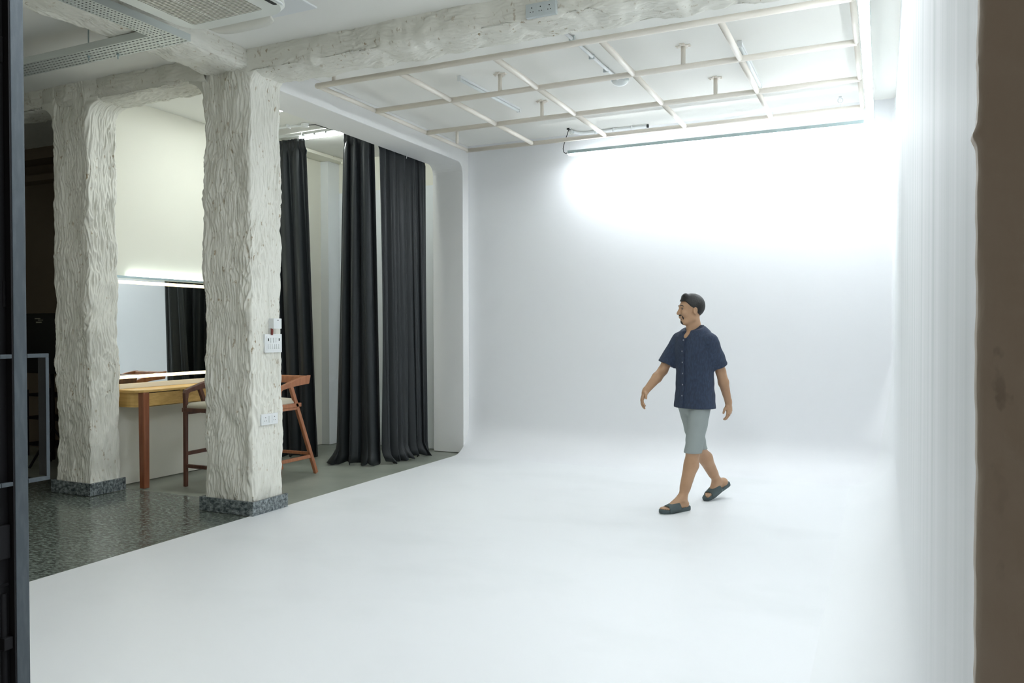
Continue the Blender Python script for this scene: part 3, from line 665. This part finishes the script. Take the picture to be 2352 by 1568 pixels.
# ------------------------------------------------------------------ stools
def stool(label, loc, rz, wood, first=None):
    """local: x across, y backwards; front legs at y 0"""
    t = thing('counter_stool', label, 'stool', loc, rz, 'wooden counter stools at the dressing table')
    W_, D_ = .44, .46; zc = .885
    for s in (0, 1):
        x = s*W_
        put('leg', MB().beam((x, -.08, 0), (x, -.075, .82), .034, .030, w2=.034, h2=.036), wood, t, bevel=.005, local=True)
        put('leg', MB().beam((x, D_-.005, 0), (x, .085, .895), .034, .038), wood, t, bevel=.005, local=True)
        # arm: grows out of the front leg in a rounded corner, deepens toward the back and ends in a slanted cut
        sec = [(-.093, .80), (-.095, .852), (-.082, .880), (-.055, .892), (.10, .935), (.24, .965), (.362, .978), (.338, .895), (.22, .888), (.09, .876), (-.03, .858), (-.052, .845), (-.057, .80)]
        put('armrest', MB().prism([(x-.019, y, z) for y, z in sec], (.038, 0, 0)), wood, t, bevel=.005, local=True)
        put('seat_rail', MB().beam((x, -.105, .70), (x, .225, .70), .034, .038), wood, t, bevel=.004, local=True)
        put('under_rail', MB().beam((x, -.07, .668), (x, .185, .668), .026, .024), wood, t, bevel=.003, local=True)
        put('stretcher', MB().beam((x, -.07, .30 if s == 0 else .178), (x, .325 if s == 0 else .37, .305 if s == 0 else .178), .022, .034), wood, t, bevel=.003, local=True)
    put('backrest', MB().prism([(.017, .30, .90), (.017, .332, .90), (.017, .352, .975), (.017, .315, .970)], (W_-.034, 0, 0)), wood, t, bevel=.008, local=True)
    put('seat_frame', MB().box((-.015, -.10, .682), (W_+.015, -.065, .718)).box((-.015, .19, .682), (W_+.015, .225, .718)), wood, t, bevel=.004, local=True)
    put('front_stretcher', MB().beam((0, -.077, .19), (W_, -.077, .19), .034, .03), wood, t, bevel=.003, local=True)
    put('back_stretcher', MB().beam((0, .366, .205), (W_, .366, .205), .022, .03), wood, t, bevel=.003, local=True)
    rings = []
    for k, (s_, z) in enumerate(((.94, .700), (1, .712), (1, .728), (.95, .745), (.82, .757), (.5, .765), (.1, .767))):
        rings.append([(W_/2+(x-W_/2)*s_, .055+(y-.055)*s_, z+.006) for x, y, _ in rrect(.0, -.085, W_, .195, .04, 5)])
    put('cushion', MB().loft(rings), 'cushion', t, smooth=True, local=True)
    return t
stool('dark wooden counter stool in front of the dressing table drawers', (-5.735, 5.33, 0), 0, 'wood_dark')
stool('reddish wooden counter stool beside the dark curtain', (-5.55, 5.85, 0), 0, 'wood_stool')

# ------------------------------------------------------------------ store equipment
t = thing('softbox', 'black softbox lamp head on a stand in the unlit store', 'studio light', (-7.95, 5.45, 0))
def sb(z0, z1):
    rings = []
    for y, s_ in ((5.30, .96), (5.33, 1), (5.42, .98), (5.60, .6), (5.66, .3)):
        rings.append([(-7.86+(x)*s_, y, (z0+z1)/2+z*s_) for x, z, _ in rrect(-.40, -(z1-z0)/2, .40, (z1-z0)/2, .10, 5)])
    return MB().loft(rings)
put('hood', sb(.98, 1.60), 'blackcloth', t, smooth=True)
put('label_patch', MB().box((-7.86, 5.288, 1.50), (-7.78, 5.296, 1.512)).box((-7.83, 5.288, 1.525), (-7.76, 5.296, 1.532)).box((-7.88, 5.288, 1.54), (-7.80, 5.296, 1.548)), 'label_print', t)
st = put('stand_pole', MB().tube([(-7.92, 5.5, .06), (-7.92, 5.5, 1.1)], .02, 10), 'black_steel', t, smooth=True)
for k in range(3):
    a = radians(30+120*k); put('leg', MB().tube([(-7.92, 5.5, .40), (-7.92+.26*cos(a), 5.5+.26*sin(a), .012)], .012, 8), 'black_steel', t)
t = thing('equipment_trolley', 'black trolley frame loaded with gear in the unlit store', 'trolley', (-8.0, 5.95, 0))
for z in (.12, .42, .68): put('shelf', MB().box((-8.85, 5.80, z), (-7.75, 6.10, z+.025)), 'black_steel', t)
for x in (-8.83, -7.77):
    for y in (5.82, 6.08): put('post', MB().beam((x, y, 0), (x, y, .75), .03, .03), 'black_steel', t)
# ------------------------------------------------------------------ entrance gate leaf
t = thing('door_leaf', 'dark steel framed glass door leaf standing open at the entrance', 'door', (-2.35, 1.5, 0))
GX = -2.333
put('stile', MB().box((GX-.038, 1.5, .0), (GX, 1.5405, HC-.01)), 'frame_steel', t, bevel=.002)
put('stile_shade_face', MB().box((GX-.0385, 1.495, .0), (GX-.001, 1.4995, HC-.01)), 'black_steel', t)  # added black face, paints the shade on the stile's entrance-facing side
put('stile_shade_strip', MB().box((GX-.0385, 1.436, .0), (GX-.026, 1.494, HC-.01)), 'black_steel', t)  # added black box, keeps the stile's shaded front dark beside the glass
put('glass_pane', MB().box((GX-.034, .35, .12), (GX-.030, 1.435, HC-.2)), 'glass', t)
put('stile', MB().box((GX-.038, .30, .0), (GX, .345, HC-.01)), 'frame_steel', t, bevel=.002)
for z in (2.21, 1.49): put('hinge_block', MB().box((GX-.060, 1.485, z), (GX-.022, 1.4945, z+.078)), 'black_steel', t, bevel=.003)
# rectangular flat-bar pull through the stile
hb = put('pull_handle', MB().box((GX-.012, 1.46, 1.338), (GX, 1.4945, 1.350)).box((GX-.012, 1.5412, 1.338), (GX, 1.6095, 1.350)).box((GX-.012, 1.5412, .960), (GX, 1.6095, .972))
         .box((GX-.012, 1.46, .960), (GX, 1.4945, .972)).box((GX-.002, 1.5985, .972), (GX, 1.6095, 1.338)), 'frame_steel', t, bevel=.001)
put('handle_shade_face', MB().box((GX-.036, 1.5985, .973), (GX-.0022, 1.6094, 1.337)), 'black_steel', t)  # black strip painting the shaded entrance-facing side of the handle's far bar
for dy0, z in ((1.30, 1.344), (1.30, .966)): put('pull_bar', MB().box((GX-.012, dy0, z-.006), (GX, 1.458, z+.006)), 'frame_steel', t)
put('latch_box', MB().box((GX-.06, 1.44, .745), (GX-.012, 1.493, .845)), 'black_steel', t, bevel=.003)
bo = put('tower_bolt', MB().tube([(GX-.026, 1.478, .10), (GX-.026, 1.478, .640)], .0085, 10), 'black_steel', t, smooth=True)
put('bolt_staple', MB().box((GX-.042, 1.466, .475), (GX-.006, 1.494, .512)), 'black_steel', bo, bevel=.003)
put('bolt_knob', MB().tube([(GX-.026, 1.478, .56), (GX-.060, 1.43, .57)], .006, 8), 'black_steel', bo)
put('bolt_guide', MB().tube([(GX-.05, 1.43, .655), (GX-.02, 1.49, .668)], .005, 8), 'black_steel', t)
#PERSON
# ------------------------------------------------------------------ the walking man
class SDF:
    """distance field on a grid, blended from simple bodies, turned into one closed surface"""
    def __init__(s, lo, hi, h):
        s.lo = np.array(lo, float); s.h = h; s.n = np.ceil((np.array(hi)-s.lo)/h).astype(int)+1; s.D = np.full(s.n, .05, np.float32)
    def reg(s, lo, hi, pad):
        a = np.clip(np.floor((np.array(lo)-pad-s.lo)/s.h).astype(int), 0, s.n); b_ = np.clip(np.ceil((np.array(hi)+pad-s.lo)/s.h).astype(int)+1, 0, s.n)
        sl = tuple(slice(p, q) for p, q in zip(a, b_))
        g_ = np.meshgrid(*[s.lo[i]+s.h*np.arange(a[i], b_[i]) for i in range(3)], indexing='ij')
        return sl, np.stack(g_, -1)
    def mix(s, sl, d, k):
        c = s.D[sl]
        if k > 0:
            hh = np.clip(.5+.5*(c-d)/k, 0, 1); s.D[sl] = (c*(1-hh)+d*hh-k*hh*(1-hh)).astype(np.float32)
        else: s.D[sl] = np.minimum(c, d)
    def cap(s, a, b_, ra, rb, k=.015):
        a, b_ = np.array(a, float), np.array(b_, float); sl, P = s.reg(np.minimum(a, b_)-max(ra, rb), np.maximum(a, b_)+max(ra, rb), k+.02)
        ab = b_-a; t = np.clip(((P-a)@ab)/(ab@ab), 0, 1); d = np.linalg.norm(P-a-t[..., None]*ab, axis=-1)-(ra+(rb-ra)*t); s.mix(sl, d, k)
    def ell(s, c, r, ax=None, k=.015, sub=False, fn=None):
        """ellipsoid, radii r along the axes ax (rows)"""
        c = np.array(c, float); ax = np.eye(3) if ax is None else np.array(ax, float); R_ = max(r)
        sl, P = s.reg(c-R_, c+R_, k+.02); q = (P-c)@ax.T/np.array(r); l = np.linalg.norm(q, axis=-1); d = (l-1)*l/np.maximum(np.linalg.norm(q/np.array(r), axis=-1), 1e-6)
        if fn: d = fn(P, d)
        if sub: s.D[sl] = np.maximum(s.D[sl], -d)
        else: s.mix(sl, d, k)
    def cut(s, c, n):
        """keep the side the normal points away from"""
        c, n = np.array(c, float), np.array(n, float); n = n/np.linalg.norm(n)
        sl, P = s.reg(s.lo, s.lo+s.h*s.n, 0); s.D = np.maximum(s.D, ((P-c)@n).astype(np.float32))
    def mesh(s):
        D = s.D; I = D < 0; h = s.h
        C = np.zeros(np.array(D.shape)-1, np.int8)
        for dx in (0, 1):
            for dy in (0, 1):
                for dz in (0, 1): C += I[dx:D.shape[0]-1+dx, dy:D.shape[1]-1+dy, dz:D.shape[2]-1+dz]
        cells = np.argwhere((C > 0) & (C < 8)); idx = -np.ones(C.shape, np.int32); idx[tuple(cells.T)] = np.arange(len(cells))
        acc = np.zeros((len(cells), 3)); cnt = np.zeros(len(cells))
        cr = [(dx, dy, dz) for dx in (0, 1) for dy in (0, 1) for dz in (0, 1)]
        for a in cr:
            for ax in range(3):
                if a[ax]: continue
                b_ = list(a); b_[ax] = 1
                va = D[tuple((cells+a).T)].astype(float); vb = D[tuple((cells+b_).T)].astype(float); m_ = (va < 0) != (vb < 0)
                t = np.where(m_, va/np.where(m_, va-vb, 1), 0); p = np.tile(np.array(a, float), (len(cells), 1)); p[:, ax] += t
                acc[m_] += p[m_]; cnt[m_] += 1
        V = s.lo+h*(cells+acc/np.maximum(cnt, 1)[:, None]); F = []
        for ax in range(3):
            o1, o2 = [(1, 2), (2, 0), (0, 1)][ax]
            sl0 = [slice(1, -1)]*3; sl0[ax] = slice(0, -1); sl1 = [slice(1, -1)]*3; sl1[ax] = slice(1, None)
            A, B_ = I[tuple(sl0)], I[tuple(sl1)]; e = np.argwhere(A != B_); e = e+np.array([0 if i == ax else 1 for i in range(3)])
            q = []
            for u_, v_ in ((-1, -1), (0, -1), (0, 0), (-1, 0)):
                c = e.copy(); c[:, o1] += u_; c[:, o2] += v_; q.append(idx[tuple(c.T)])
            q = np.stack(q, 1); fl = ~I[tuple(e.T)]; q[fl] = q[fl][:, ::-1]; F.append(q)
        F = np.concatenate(F); return V, F[(F >= 0).all(1)]
def v3(*a): return np.array(a, float)
F_ = v3(-.556, -.831, 0); L_ = v3(.831, -.556, 0); PV = v3(-1.365, 6.355, 0); UP = v3(0, 0, 1)
def at_(a, b_, z): return PV+L_*a+F_*b_+UP*z
person = thing('person', 'man in navy short-sleeved shirt, grey shorts and slides walking across the white floor', 'person', tuple(at_(0, 0, 0)))
M['skin'] = mat('skin', (.46, .275, .160), .5, noise=((9, 9, 9), (.40, .23, .13), .4, .7, 4)); M['hair'] = mat('hair', (.012, .011, .010), .55, bump=((180, 180, 60), .6, .003, 3))
M['navy'] = mat('navy_cotton', (.024, .036, .066), .85, noise=((120, 120, 30), (.036, .054, .10), .4, .7, 3), bump=((260, 260, 260), .25, .001, 2))
M['navy_trim'] = mat('navy_trim', (.016, .023, .042), .85); M['shorts'] = mat('grey_cotton', (.30, .335, .325), .85, bump=((260, 260, 260), .25, .001, 2))
M['slide'] = mat('grey_green_rubber', (.060, .085, .088), .6); M['eye'] = mat('eye_white', (.36, .32, .28), .3); M['nail'] = mat('nail', (.46, .28, .2), .35); M['button'] = mat('shirt_button', (.25, .28, .34), .4)
HD = v3(cos(radians(-147)), sin(radians(-147)), 0); HS = v3(-HD[1], HD[0], 0)   # head direction, its left
HC_ = at_(0, .035, 1.575); AX = np.stack([HD, HS, UP])
# joints
shR, elR, wrR = v3(-1.515, 6.452, 1.338), v3(-1.625, 6.385, 1.085), v3(-1.722, 6.215, .925)
shL, elL, wrL = v3(-1.208, 6.267, 1.328), v3(-1.160, 6.385, 1.085), v3(-1.120, 6.500, .835)
hpL, knL, anL = at_(.078, 0, .87), v3(-1.340, 6.215, .47), v3(-1.412, 6.165, .095)
hpR, knR, anR = at_(-.078, 0, .87), v3(-1.348, 6.440, .46), v3(-1.245, 6.715, .150)
B = SDF((-1.86, 5.92, -.01), (-1.02, 6.92, 1.72), .0044)
# torso and neck
B.cap(at_(-.04, -.01, .92), at_(-.03, -.012, 1.20), .082, .078, .02); B.cap(at_(.04, -.01, .92), at_(.03, -.012, 1.20), .082, .078, .02); B.cap(at_(-.075, -.015, 1.27), at_(.075, -.015, 1.27), .080, .080, .02)
B.ell(at_(0, .022, 1.345), (.075, .075, .06), np.stack([L_, F_, UP]), .03); B.cap(shR-UP*.012, shL-UP*.012, .042, .042, .015); B.cap(at_(0, -.015, 1.36), HC_-UP*.06-HD*.01, .064, .056, .03)
for sh, el, wr in ((shR, elR, wrR), (shL, elL, wrL)):
    B.cap(sh, el, .044, .039, .012); B.cap(el, el+(wr-el)*.35, .039, .041, .015); B.cap(el+(wr-el)*.35, wr, .041, .0265, .015)
for hp, kn, an, bk in ((hpL, knL, anL, -1), (hpR, knR, anR, -1)):
    B.cap(hp, kn, .072, .054, .03); B.cap(kn, an, .050, .034, .02)
    cf = kn+(an-kn)*.30-F_*.018; B.cap(kn+(an-kn)*.12-F_*.008, cf, .040, .050, .03); B.cap(cf, kn+(an-kn)*.75-F_*.004, .050, .034, .03)
    B.ell(kn+F_*.012, (.045, .045, .05), k=.02)
# head
hp_ = lambda x, y, z: HC_+HD*x+HS*y+UP*z
B.ell(hp_(-.008, 0, .025), (.096, .074, .090), AX, .02); B.ell(hp_(.022, 0, -.035), (.066, .058, .080), AX, .03)
B.cap(hp_(.055, -.015, -.093), hp_(.055, .015, -.093), .022, .022, .02)          # chin
B.cap(hp_(.0, .045, -.070), hp_(.052, .012, -.092), .02, .02, .02); B.cap(hp_(.0, -.045, -.070), hp_(.052, -.012, -.092), .02, .02, .02)   # jaw
B.cap(hp_(.088, 0, .012), hp_(.106, 0, -.028), .009, .0125, .012); B.ell(hp_(.098, .011, -.031), (.010, .008, .007), AX, .008); B.ell(hp_(.098, -.011, -.031), (.010, .008, .007), AX, .008)
B.cap(hp_(.082, -.03, .028), hp_(.082, .03, .028), .010, .010, .015)               # brow ridge
for s_ in (-1, 1):
    B.ell(hp_(.088, s_*.030, .008), (.012, .016, .011), AX, .01, sub=True); B.ell(hp_(.070, s_*.038, -.025), (.022, .020, .020), AX, .02)
    B.ell(hp_(-.008, s_*.078, -.008), (.019, .008, .032), AX, .008); B.ell(hp_(-.004, s_*.085, -.008), (.010, .005, .018), AX, .006, sub=True)
B.cap(hp_(.087, -.020, -.052), hp_(.087, .020, -.052), .007, .007, .008); B.cap(hp_(.085, -.017, -.063), hp_(.085, .017, -.063), .0075, .0075, .008)
# hands: palm, four fingers of unequal length curled, thumb from the palm's side
def hand(wr, d, palm_n, thumb, curl, size=1.):
    d = d/np.linalg.norm(d); pn_ = palm_n-d*(palm_n@d); pn_ /= np.linalg.norm(pn_); side = np.cross(d, pn_); side *= np.sign(side@thumb)
    c = wr+d*.048*size
    B.ell(c, (.050*size, .040*size, .017*size), np.stack([d, side, pn_]), .014); B.cap(wr-d*.01, wr+d*.02, .026, .024, .012)
    nails = []
    for i, (off, ln) in enumerate(((.030, .066), (.010, .075), (-.010, .070), (-.029, .054))):
        p = wr+d*(.088-.006*abs(i-1.2))*size+side*off*size; a = curl[0]+.06*i; dd = d; B.cap(wr+d*.05+side*off*.8, p, .009, .0088, .006)
        for sg, ca in ((.45, a), (.32, a+curl[1]), (.26, a+curl[1]*1.7)):
            v = d*cos(ca)+pn_*sin(ca)+side*(.08*(1.2-i)); q = p+v*ln*sg*size; B.cap(p, q, .0086*size, .0076*size, .003); p = q
        nails.append((p, v, -pn_*cos(ca)+d*sin(ca)))
    tb = wr+d*.028*size+side*.028*size; t1 = tb+(d*.62+side*.62+pn_*.30)*.034*size; t2 = t1+(d*.92+side*.12+pn_*.35)*.032*size
    B.cap(wr+d*.02+side*.012, tb, .015, .013, .01); B.cap(tb, t1, .0125*size, .0105*size, .006); B.cap(t1, t2, .0102*size, .0082*size, .003)
    return nails
dR = v3(-.035, -.085, -.13); dL = v3(.01, .03, -.155)
nl = hand(wrR, dR, v3(.75, .25, -.35), v3(-.4, -.8, .3), (.30, .42)); nl += hand(wrL, dL, v3(-.80, .35, -.1), v3(-.55, -.8, 0), (.25, .40))
# feet with toes
def foot(heel, toe, lift, an):
    fd = toe-heel; ln = np.linalg.norm(fd); fd = fd/ln; sd = np.cross(UP, fd); sd /= np.linalg.norm(sd); up = np.cross(fd, sd)
    g_ = lambda x, y, z: heel+fd*x*ln+sd*y+up*z
    B.cap(g_(.13, 0, .052), an, .034, .033, .02); B.ell(g_(.14, 0, .048), (.042, .033, .034), np.stack([fd, sd, up]), .02)
    B.cap(an+fd*.02, g_(.62, -.002, .050), .034, .026, .025); B.cap(g_(.16, 0, .046), g_(.66, .016, .040), .028, .020, .02); B.cap(g_(.16, 0, .046), g_(.62, -.022, .038), .026, .017, .02)
    return g_, fd, sd, up, ln
anL2 = anL; heL, toL = v3(-1.386, 6.212, .0), v3(-1.532, 5.993, .0)
heR, toR = v3(-1.183, 6.826, .098), v3(-1.322, 6.606, .0)
FT = []
for he, to, an, in_ in ((heL, toL, anL, -1), (heR, toR, anR, 1)):
    g_, fd, sd, up, ln = foot(he, to, 0, an); FT.append((g_, fd, sd, up, ln, in_))
    for i, (y, x1, r_) in enumerate(((.026, .965, .0125), (.010, .955, .0095), (-.005, .925, .009), (-.018, .885, .0085), (-.030, .84, .008))):
        yy = y*in_; B.cap(g_(.68, yy*.85, .040), g_(x1-.05, yy, .036), r_*.85, r_*.9, .004); B.cap(g_(x1-.05, yy, .036), g_(x1-.01, yy, .034), r_*.92, r_*.85, .0015)
V_, Fc = B.mesh()
body = put('body', (V_, Fc), 'skin', person, smooth=True)
def sdf_part(name, S_, m_, parent=None, wr=0):
    V, Fq = S_.mesh()
    if wr:
        V = V+np.stack([pn(V[:, 0]*9+wr, V[:, 1]*9, V[:, 2]*16), pn(V[:, 0]*9, V[:, 1]*9+wr+5, V[:, 2]*16), 0*V[:, 0]], -1)*.0045
    return put(name, (V, Fq), m_, parent or person, smooth=True)
# shirt
Sh = SDF((-1.72, 6.08, .76), (-1.06, 6.66, 1.50), .006)
sl, P = Sh.reg(Sh.lo, Sh.lo+Sh.h*Sh.n, 0); q = P-PV; a = q@L_; b_ = q@F_; z = P[..., 2]
ra = np.interp(z, [.78, .95, 1.10, 1.26, 1.36, 1.405, 1.44, 1.46], [.190, .178, .172, .184, .178, .150, .105, .080])
rb = np.interp(z, [.78, .95, 1.10, 1.26, 1.36, 1.405, 1.44, 1.46], [.142, .122, .122, .128, .108, .088, .066, .060])
d = (np.sqrt((a/ra)**2+((b_+.008)/rb)**2)-1)*np.minimum(ra, rb); d = np.maximum(d, np.maximum(.795-z, z-1.445+.38*np.clip(b_+.03, 0, 1))); Sh.D[sl] = np.minimum(Sh.D[sl], d)
for sh, el in ((shR, elR), (shL, elL)):
    e = sh+(el-sh)*.80; T_ = SDF(Sh.lo, Sh.lo+Sh.h*(Sh.n-1), Sh.h); T_.cap(sh+(PV*v3(1,1,0)+UP*sh[2]-sh)*.04, sh+(el-sh)*1.05, .057, .073, 0); T_.cut(e, el-sh)
    m_ = T_.D; hh = np.clip(.5+.5*(Sh.D-m_)/.035, 0, 1); Sh.D = Sh.D*(1-hh)+m_*hh-.035*hh*(1-hh)
Sh.ell(at_(0, .105, 1.425), (.045, .055, .075), np.stack([L_, F_, UP]), 0, sub=True)
Sh.cap(at_(0, .055, 1.475), at_(0, .095, 1.40), 0.001, 0.001, 0)   # keeps the grid open at the throat
shirt = sdf_part('shirt', Sh, 'navy', wr=3)
# collar: a folded band round the neck, open at the throat
mb = MB(); rings = []
for i in range(25):
    t_ = radians(32+(360-64)*i/24); ca, sa = cos(t_), sin(t_); dn = .012*max(0, ca)
    o_ = at_(0, -.004, 0); c = lambda r1, r2, z_: tuple(o_+L_*sa*r1+F_*ca*r2+UP*z_)
    zt = 1.450-.052*max(0, ca)
    rings.append([c(.062, .060, zt+.004), c(.074, .072, zt+.006), c(.098, .094, zt-.036-dn*2), c(.090, .086, zt-.040-dn*2)])
put('collar', mb.loft(rings), 'navy_trim', shirt, smooth=False, bevel=.002)
def front(z): return at_(0, np.interp(z, [.78, .95, 1.10, 1.26, 1.36], [.142, .122, .122, .128, .108])-.006, z)
pl = [front(z_) for z_ in np.linspace(.80, 1.35, 12)]
mb = MB().loft([[tuple(p+L_*x+F_*y) for x, y in ((-.016, .0), (.016, .0), (.016, .006), (-.016, .006))] for p in pl])
pk = put('placket', mb, 'navy', shirt)
for z_ in (1.335, 1.247, 1.159, 1.071, .983, .895):
    p = front(z_)+F_*.005; put('button', MB().tube([tuple(p), tuple(p+F_*.004)], .0058, 10), 'button', shirt)
# shorts
So = SDF((-1.60, 6.08, .42), (-1.13, 6.60, .96), .006)
So.ell(at_(0, 0, .84), (.148, .108, .12), np.stack([L_, F_, UP]), .03)
for hp, kn in ((hpL, knL), (hpR, knR)):
    So.cap(hp+v3(0, 0, -.02), kn+(kn-hp)*.03, .083, .069, .02)
sl, P = So.reg(So.lo, So.lo+So.h*So.n, 0)
left = ((P-PV)@L_+.0*P[..., 0]) > 0
So.D = np.maximum(So.D, (.452-P[..., 2]).astype(np.float32)); So.D = np.maximum(So.D, (P[..., 2]-.93).astype(np.float32))
sdf_part('shorts', So, 'shorts', wr=9)
# hair, beard, brows, eyes
def lim(keep):
    return keep
Hh = SDF(HC_-.16, HC_+.17, .0045)
def hairfn(P, d):
    q = (P-HC_)@AX.T; x, y, z = q[..., 0], q[..., 1], q[..., 2]
    line = np.interp(x, [-.11, -.06, -.015, .0, .03, .06, .12], [-.065, -.050, -.005, .010, .030, .066, .072])
    return np.maximum(d, line-z)
Hh.ell(hp_(-.010, 0, .034), (.106, .083, .099), AX, 0, fn=hairfn); Hh.cap(hp_(.045, -.03, .105), hp_(.055, .03, .108), .022, .024, .02)
sdf_part('hair', Hh, 'hair')
Be = SDF(HC_-.15, HC_+.15, .0036)
def beardfn(P, d):
    q = (P-HC_)@AX.T; x, y, z = q[..., 0], q[..., 1], q[..., 2]
    must = np.maximum(np.abs(z+.0445)-.0065, np.abs(y)-.030); chin = np.maximum(z+.076, np.abs(y)-.034); gap = np.maximum(np.abs(np.abs(y)-.030)-.0032, np.abs(z+.062)-.022)
    return np.maximum(np.maximum(d, np.minimum(np.minimum(must, chin), gap)), .045-x)
Be.ell(hp_(.023, 0, -.035), (.0700, .0640, .0850), AX, 0, fn=beardfn)
Be.ell(hp_(.056, 0, -.094), (.0270, .040, .0255), AX, 0, fn=lambda P, d: np.maximum(d, ((P-HC_)@UP)+.082))
Be.cap(hp_(.088, -.020, -.0445), hp_(.0925, 0, -.0425), .0055, .006, .004); Be.cap(hp_(.0925, 0, -.0425), hp_(.088, .020, -.0445), .006, .0055, .004)
sdf_part('beard', Be, 'hair')
for s_ in (-1, 1):
    put('eyebrow', MB().tube([tuple(hp_(.0925, s_*.010, .030)), tuple(hp_(.0915, s_*.022, .034)), tuple(hp_(.0865, s_*.036, .034)), tuple(hp_(.077, s_*.048, .028))], [.0032, .0042, .0036, .002], 8), 'hair', person, smooth=True)
    rg = [[tuple(hp_(.0750+.0100*sin(b2), s_*.031+.0095*cos(b2)*cos(a2), .008+.0075*cos(b2)*sin(a2))) for a2 in [2*pi*i/12 for i in range(12)]] for b2 in [radians(k) for k in (0, 30, 60, 85)]]
    ey = put('eye', MB().loft(rg), 'eye', person, smooth=True)
    put('iris', MB().tube([tuple(hp_(.0835, s_*.031, .008)), tuple(hp_(.0858, s_*.031, .008))], .0052, 12), 'hair', ey)
# slides
for g_, fd, sd, up, ln, in_ in FT:
    prof_ = [(-.06, .0), (-.055, .020), (-.02, .033), (.10, .037), (.35, .036), (.55, .043), (.75, .050), (.92, .045), (1.02, .030), (1.06, .0), (1.02, -.024), (.92, -.038), (.75, -.046), (.55, -.042), (.35, -.036), (.10, -.037), (-.02, -.033), (-.055, -.020)]
    rg = []
    for z0_, k_ in ((.001, .95), (.006, 1), (.022, 1), (.027, .97)):
        rg.append([tuple(g_(.5+(x-.5)*k_, y*k_*in_, z0_+(.010 if x < .2 else 0)*min(1, z0_/.02)+(.006 if x > .9 else 0)*min(1, z0_/.02))) for x, y in prof_])
    so = put('slide', MB().loft(rg), 'slide', person, smooth=True)
    rg = []
    for x, w1, h_ in ((.44, .050, .088), (.50, .051, .084), (.60, .052, .076), (.70, .0525, .068), (.78, .052, .060), (.80, .051, .055)):
        o1 = []; i1 = []
        for k_ in range(15):
            a_ = pi*k_/14; xs = x+(.05 if x > .7 else -.06)*(1-sin(a_))*(1 if x > .7 else 1)
            o1.append(tuple(g_(xs, w1*cos(a_)*in_, .012+(h_-.012)*sin(a_)**.75))); i1.append(tuple(g_(xs, (w1-.006)*cos(a_)*in_, .012+(h_-.018)*sin(a_)**.75)))
        rg.append(o1+i1[::-1])
    put('strap', MB().loft(rg), 'slide', so, smooth=True)
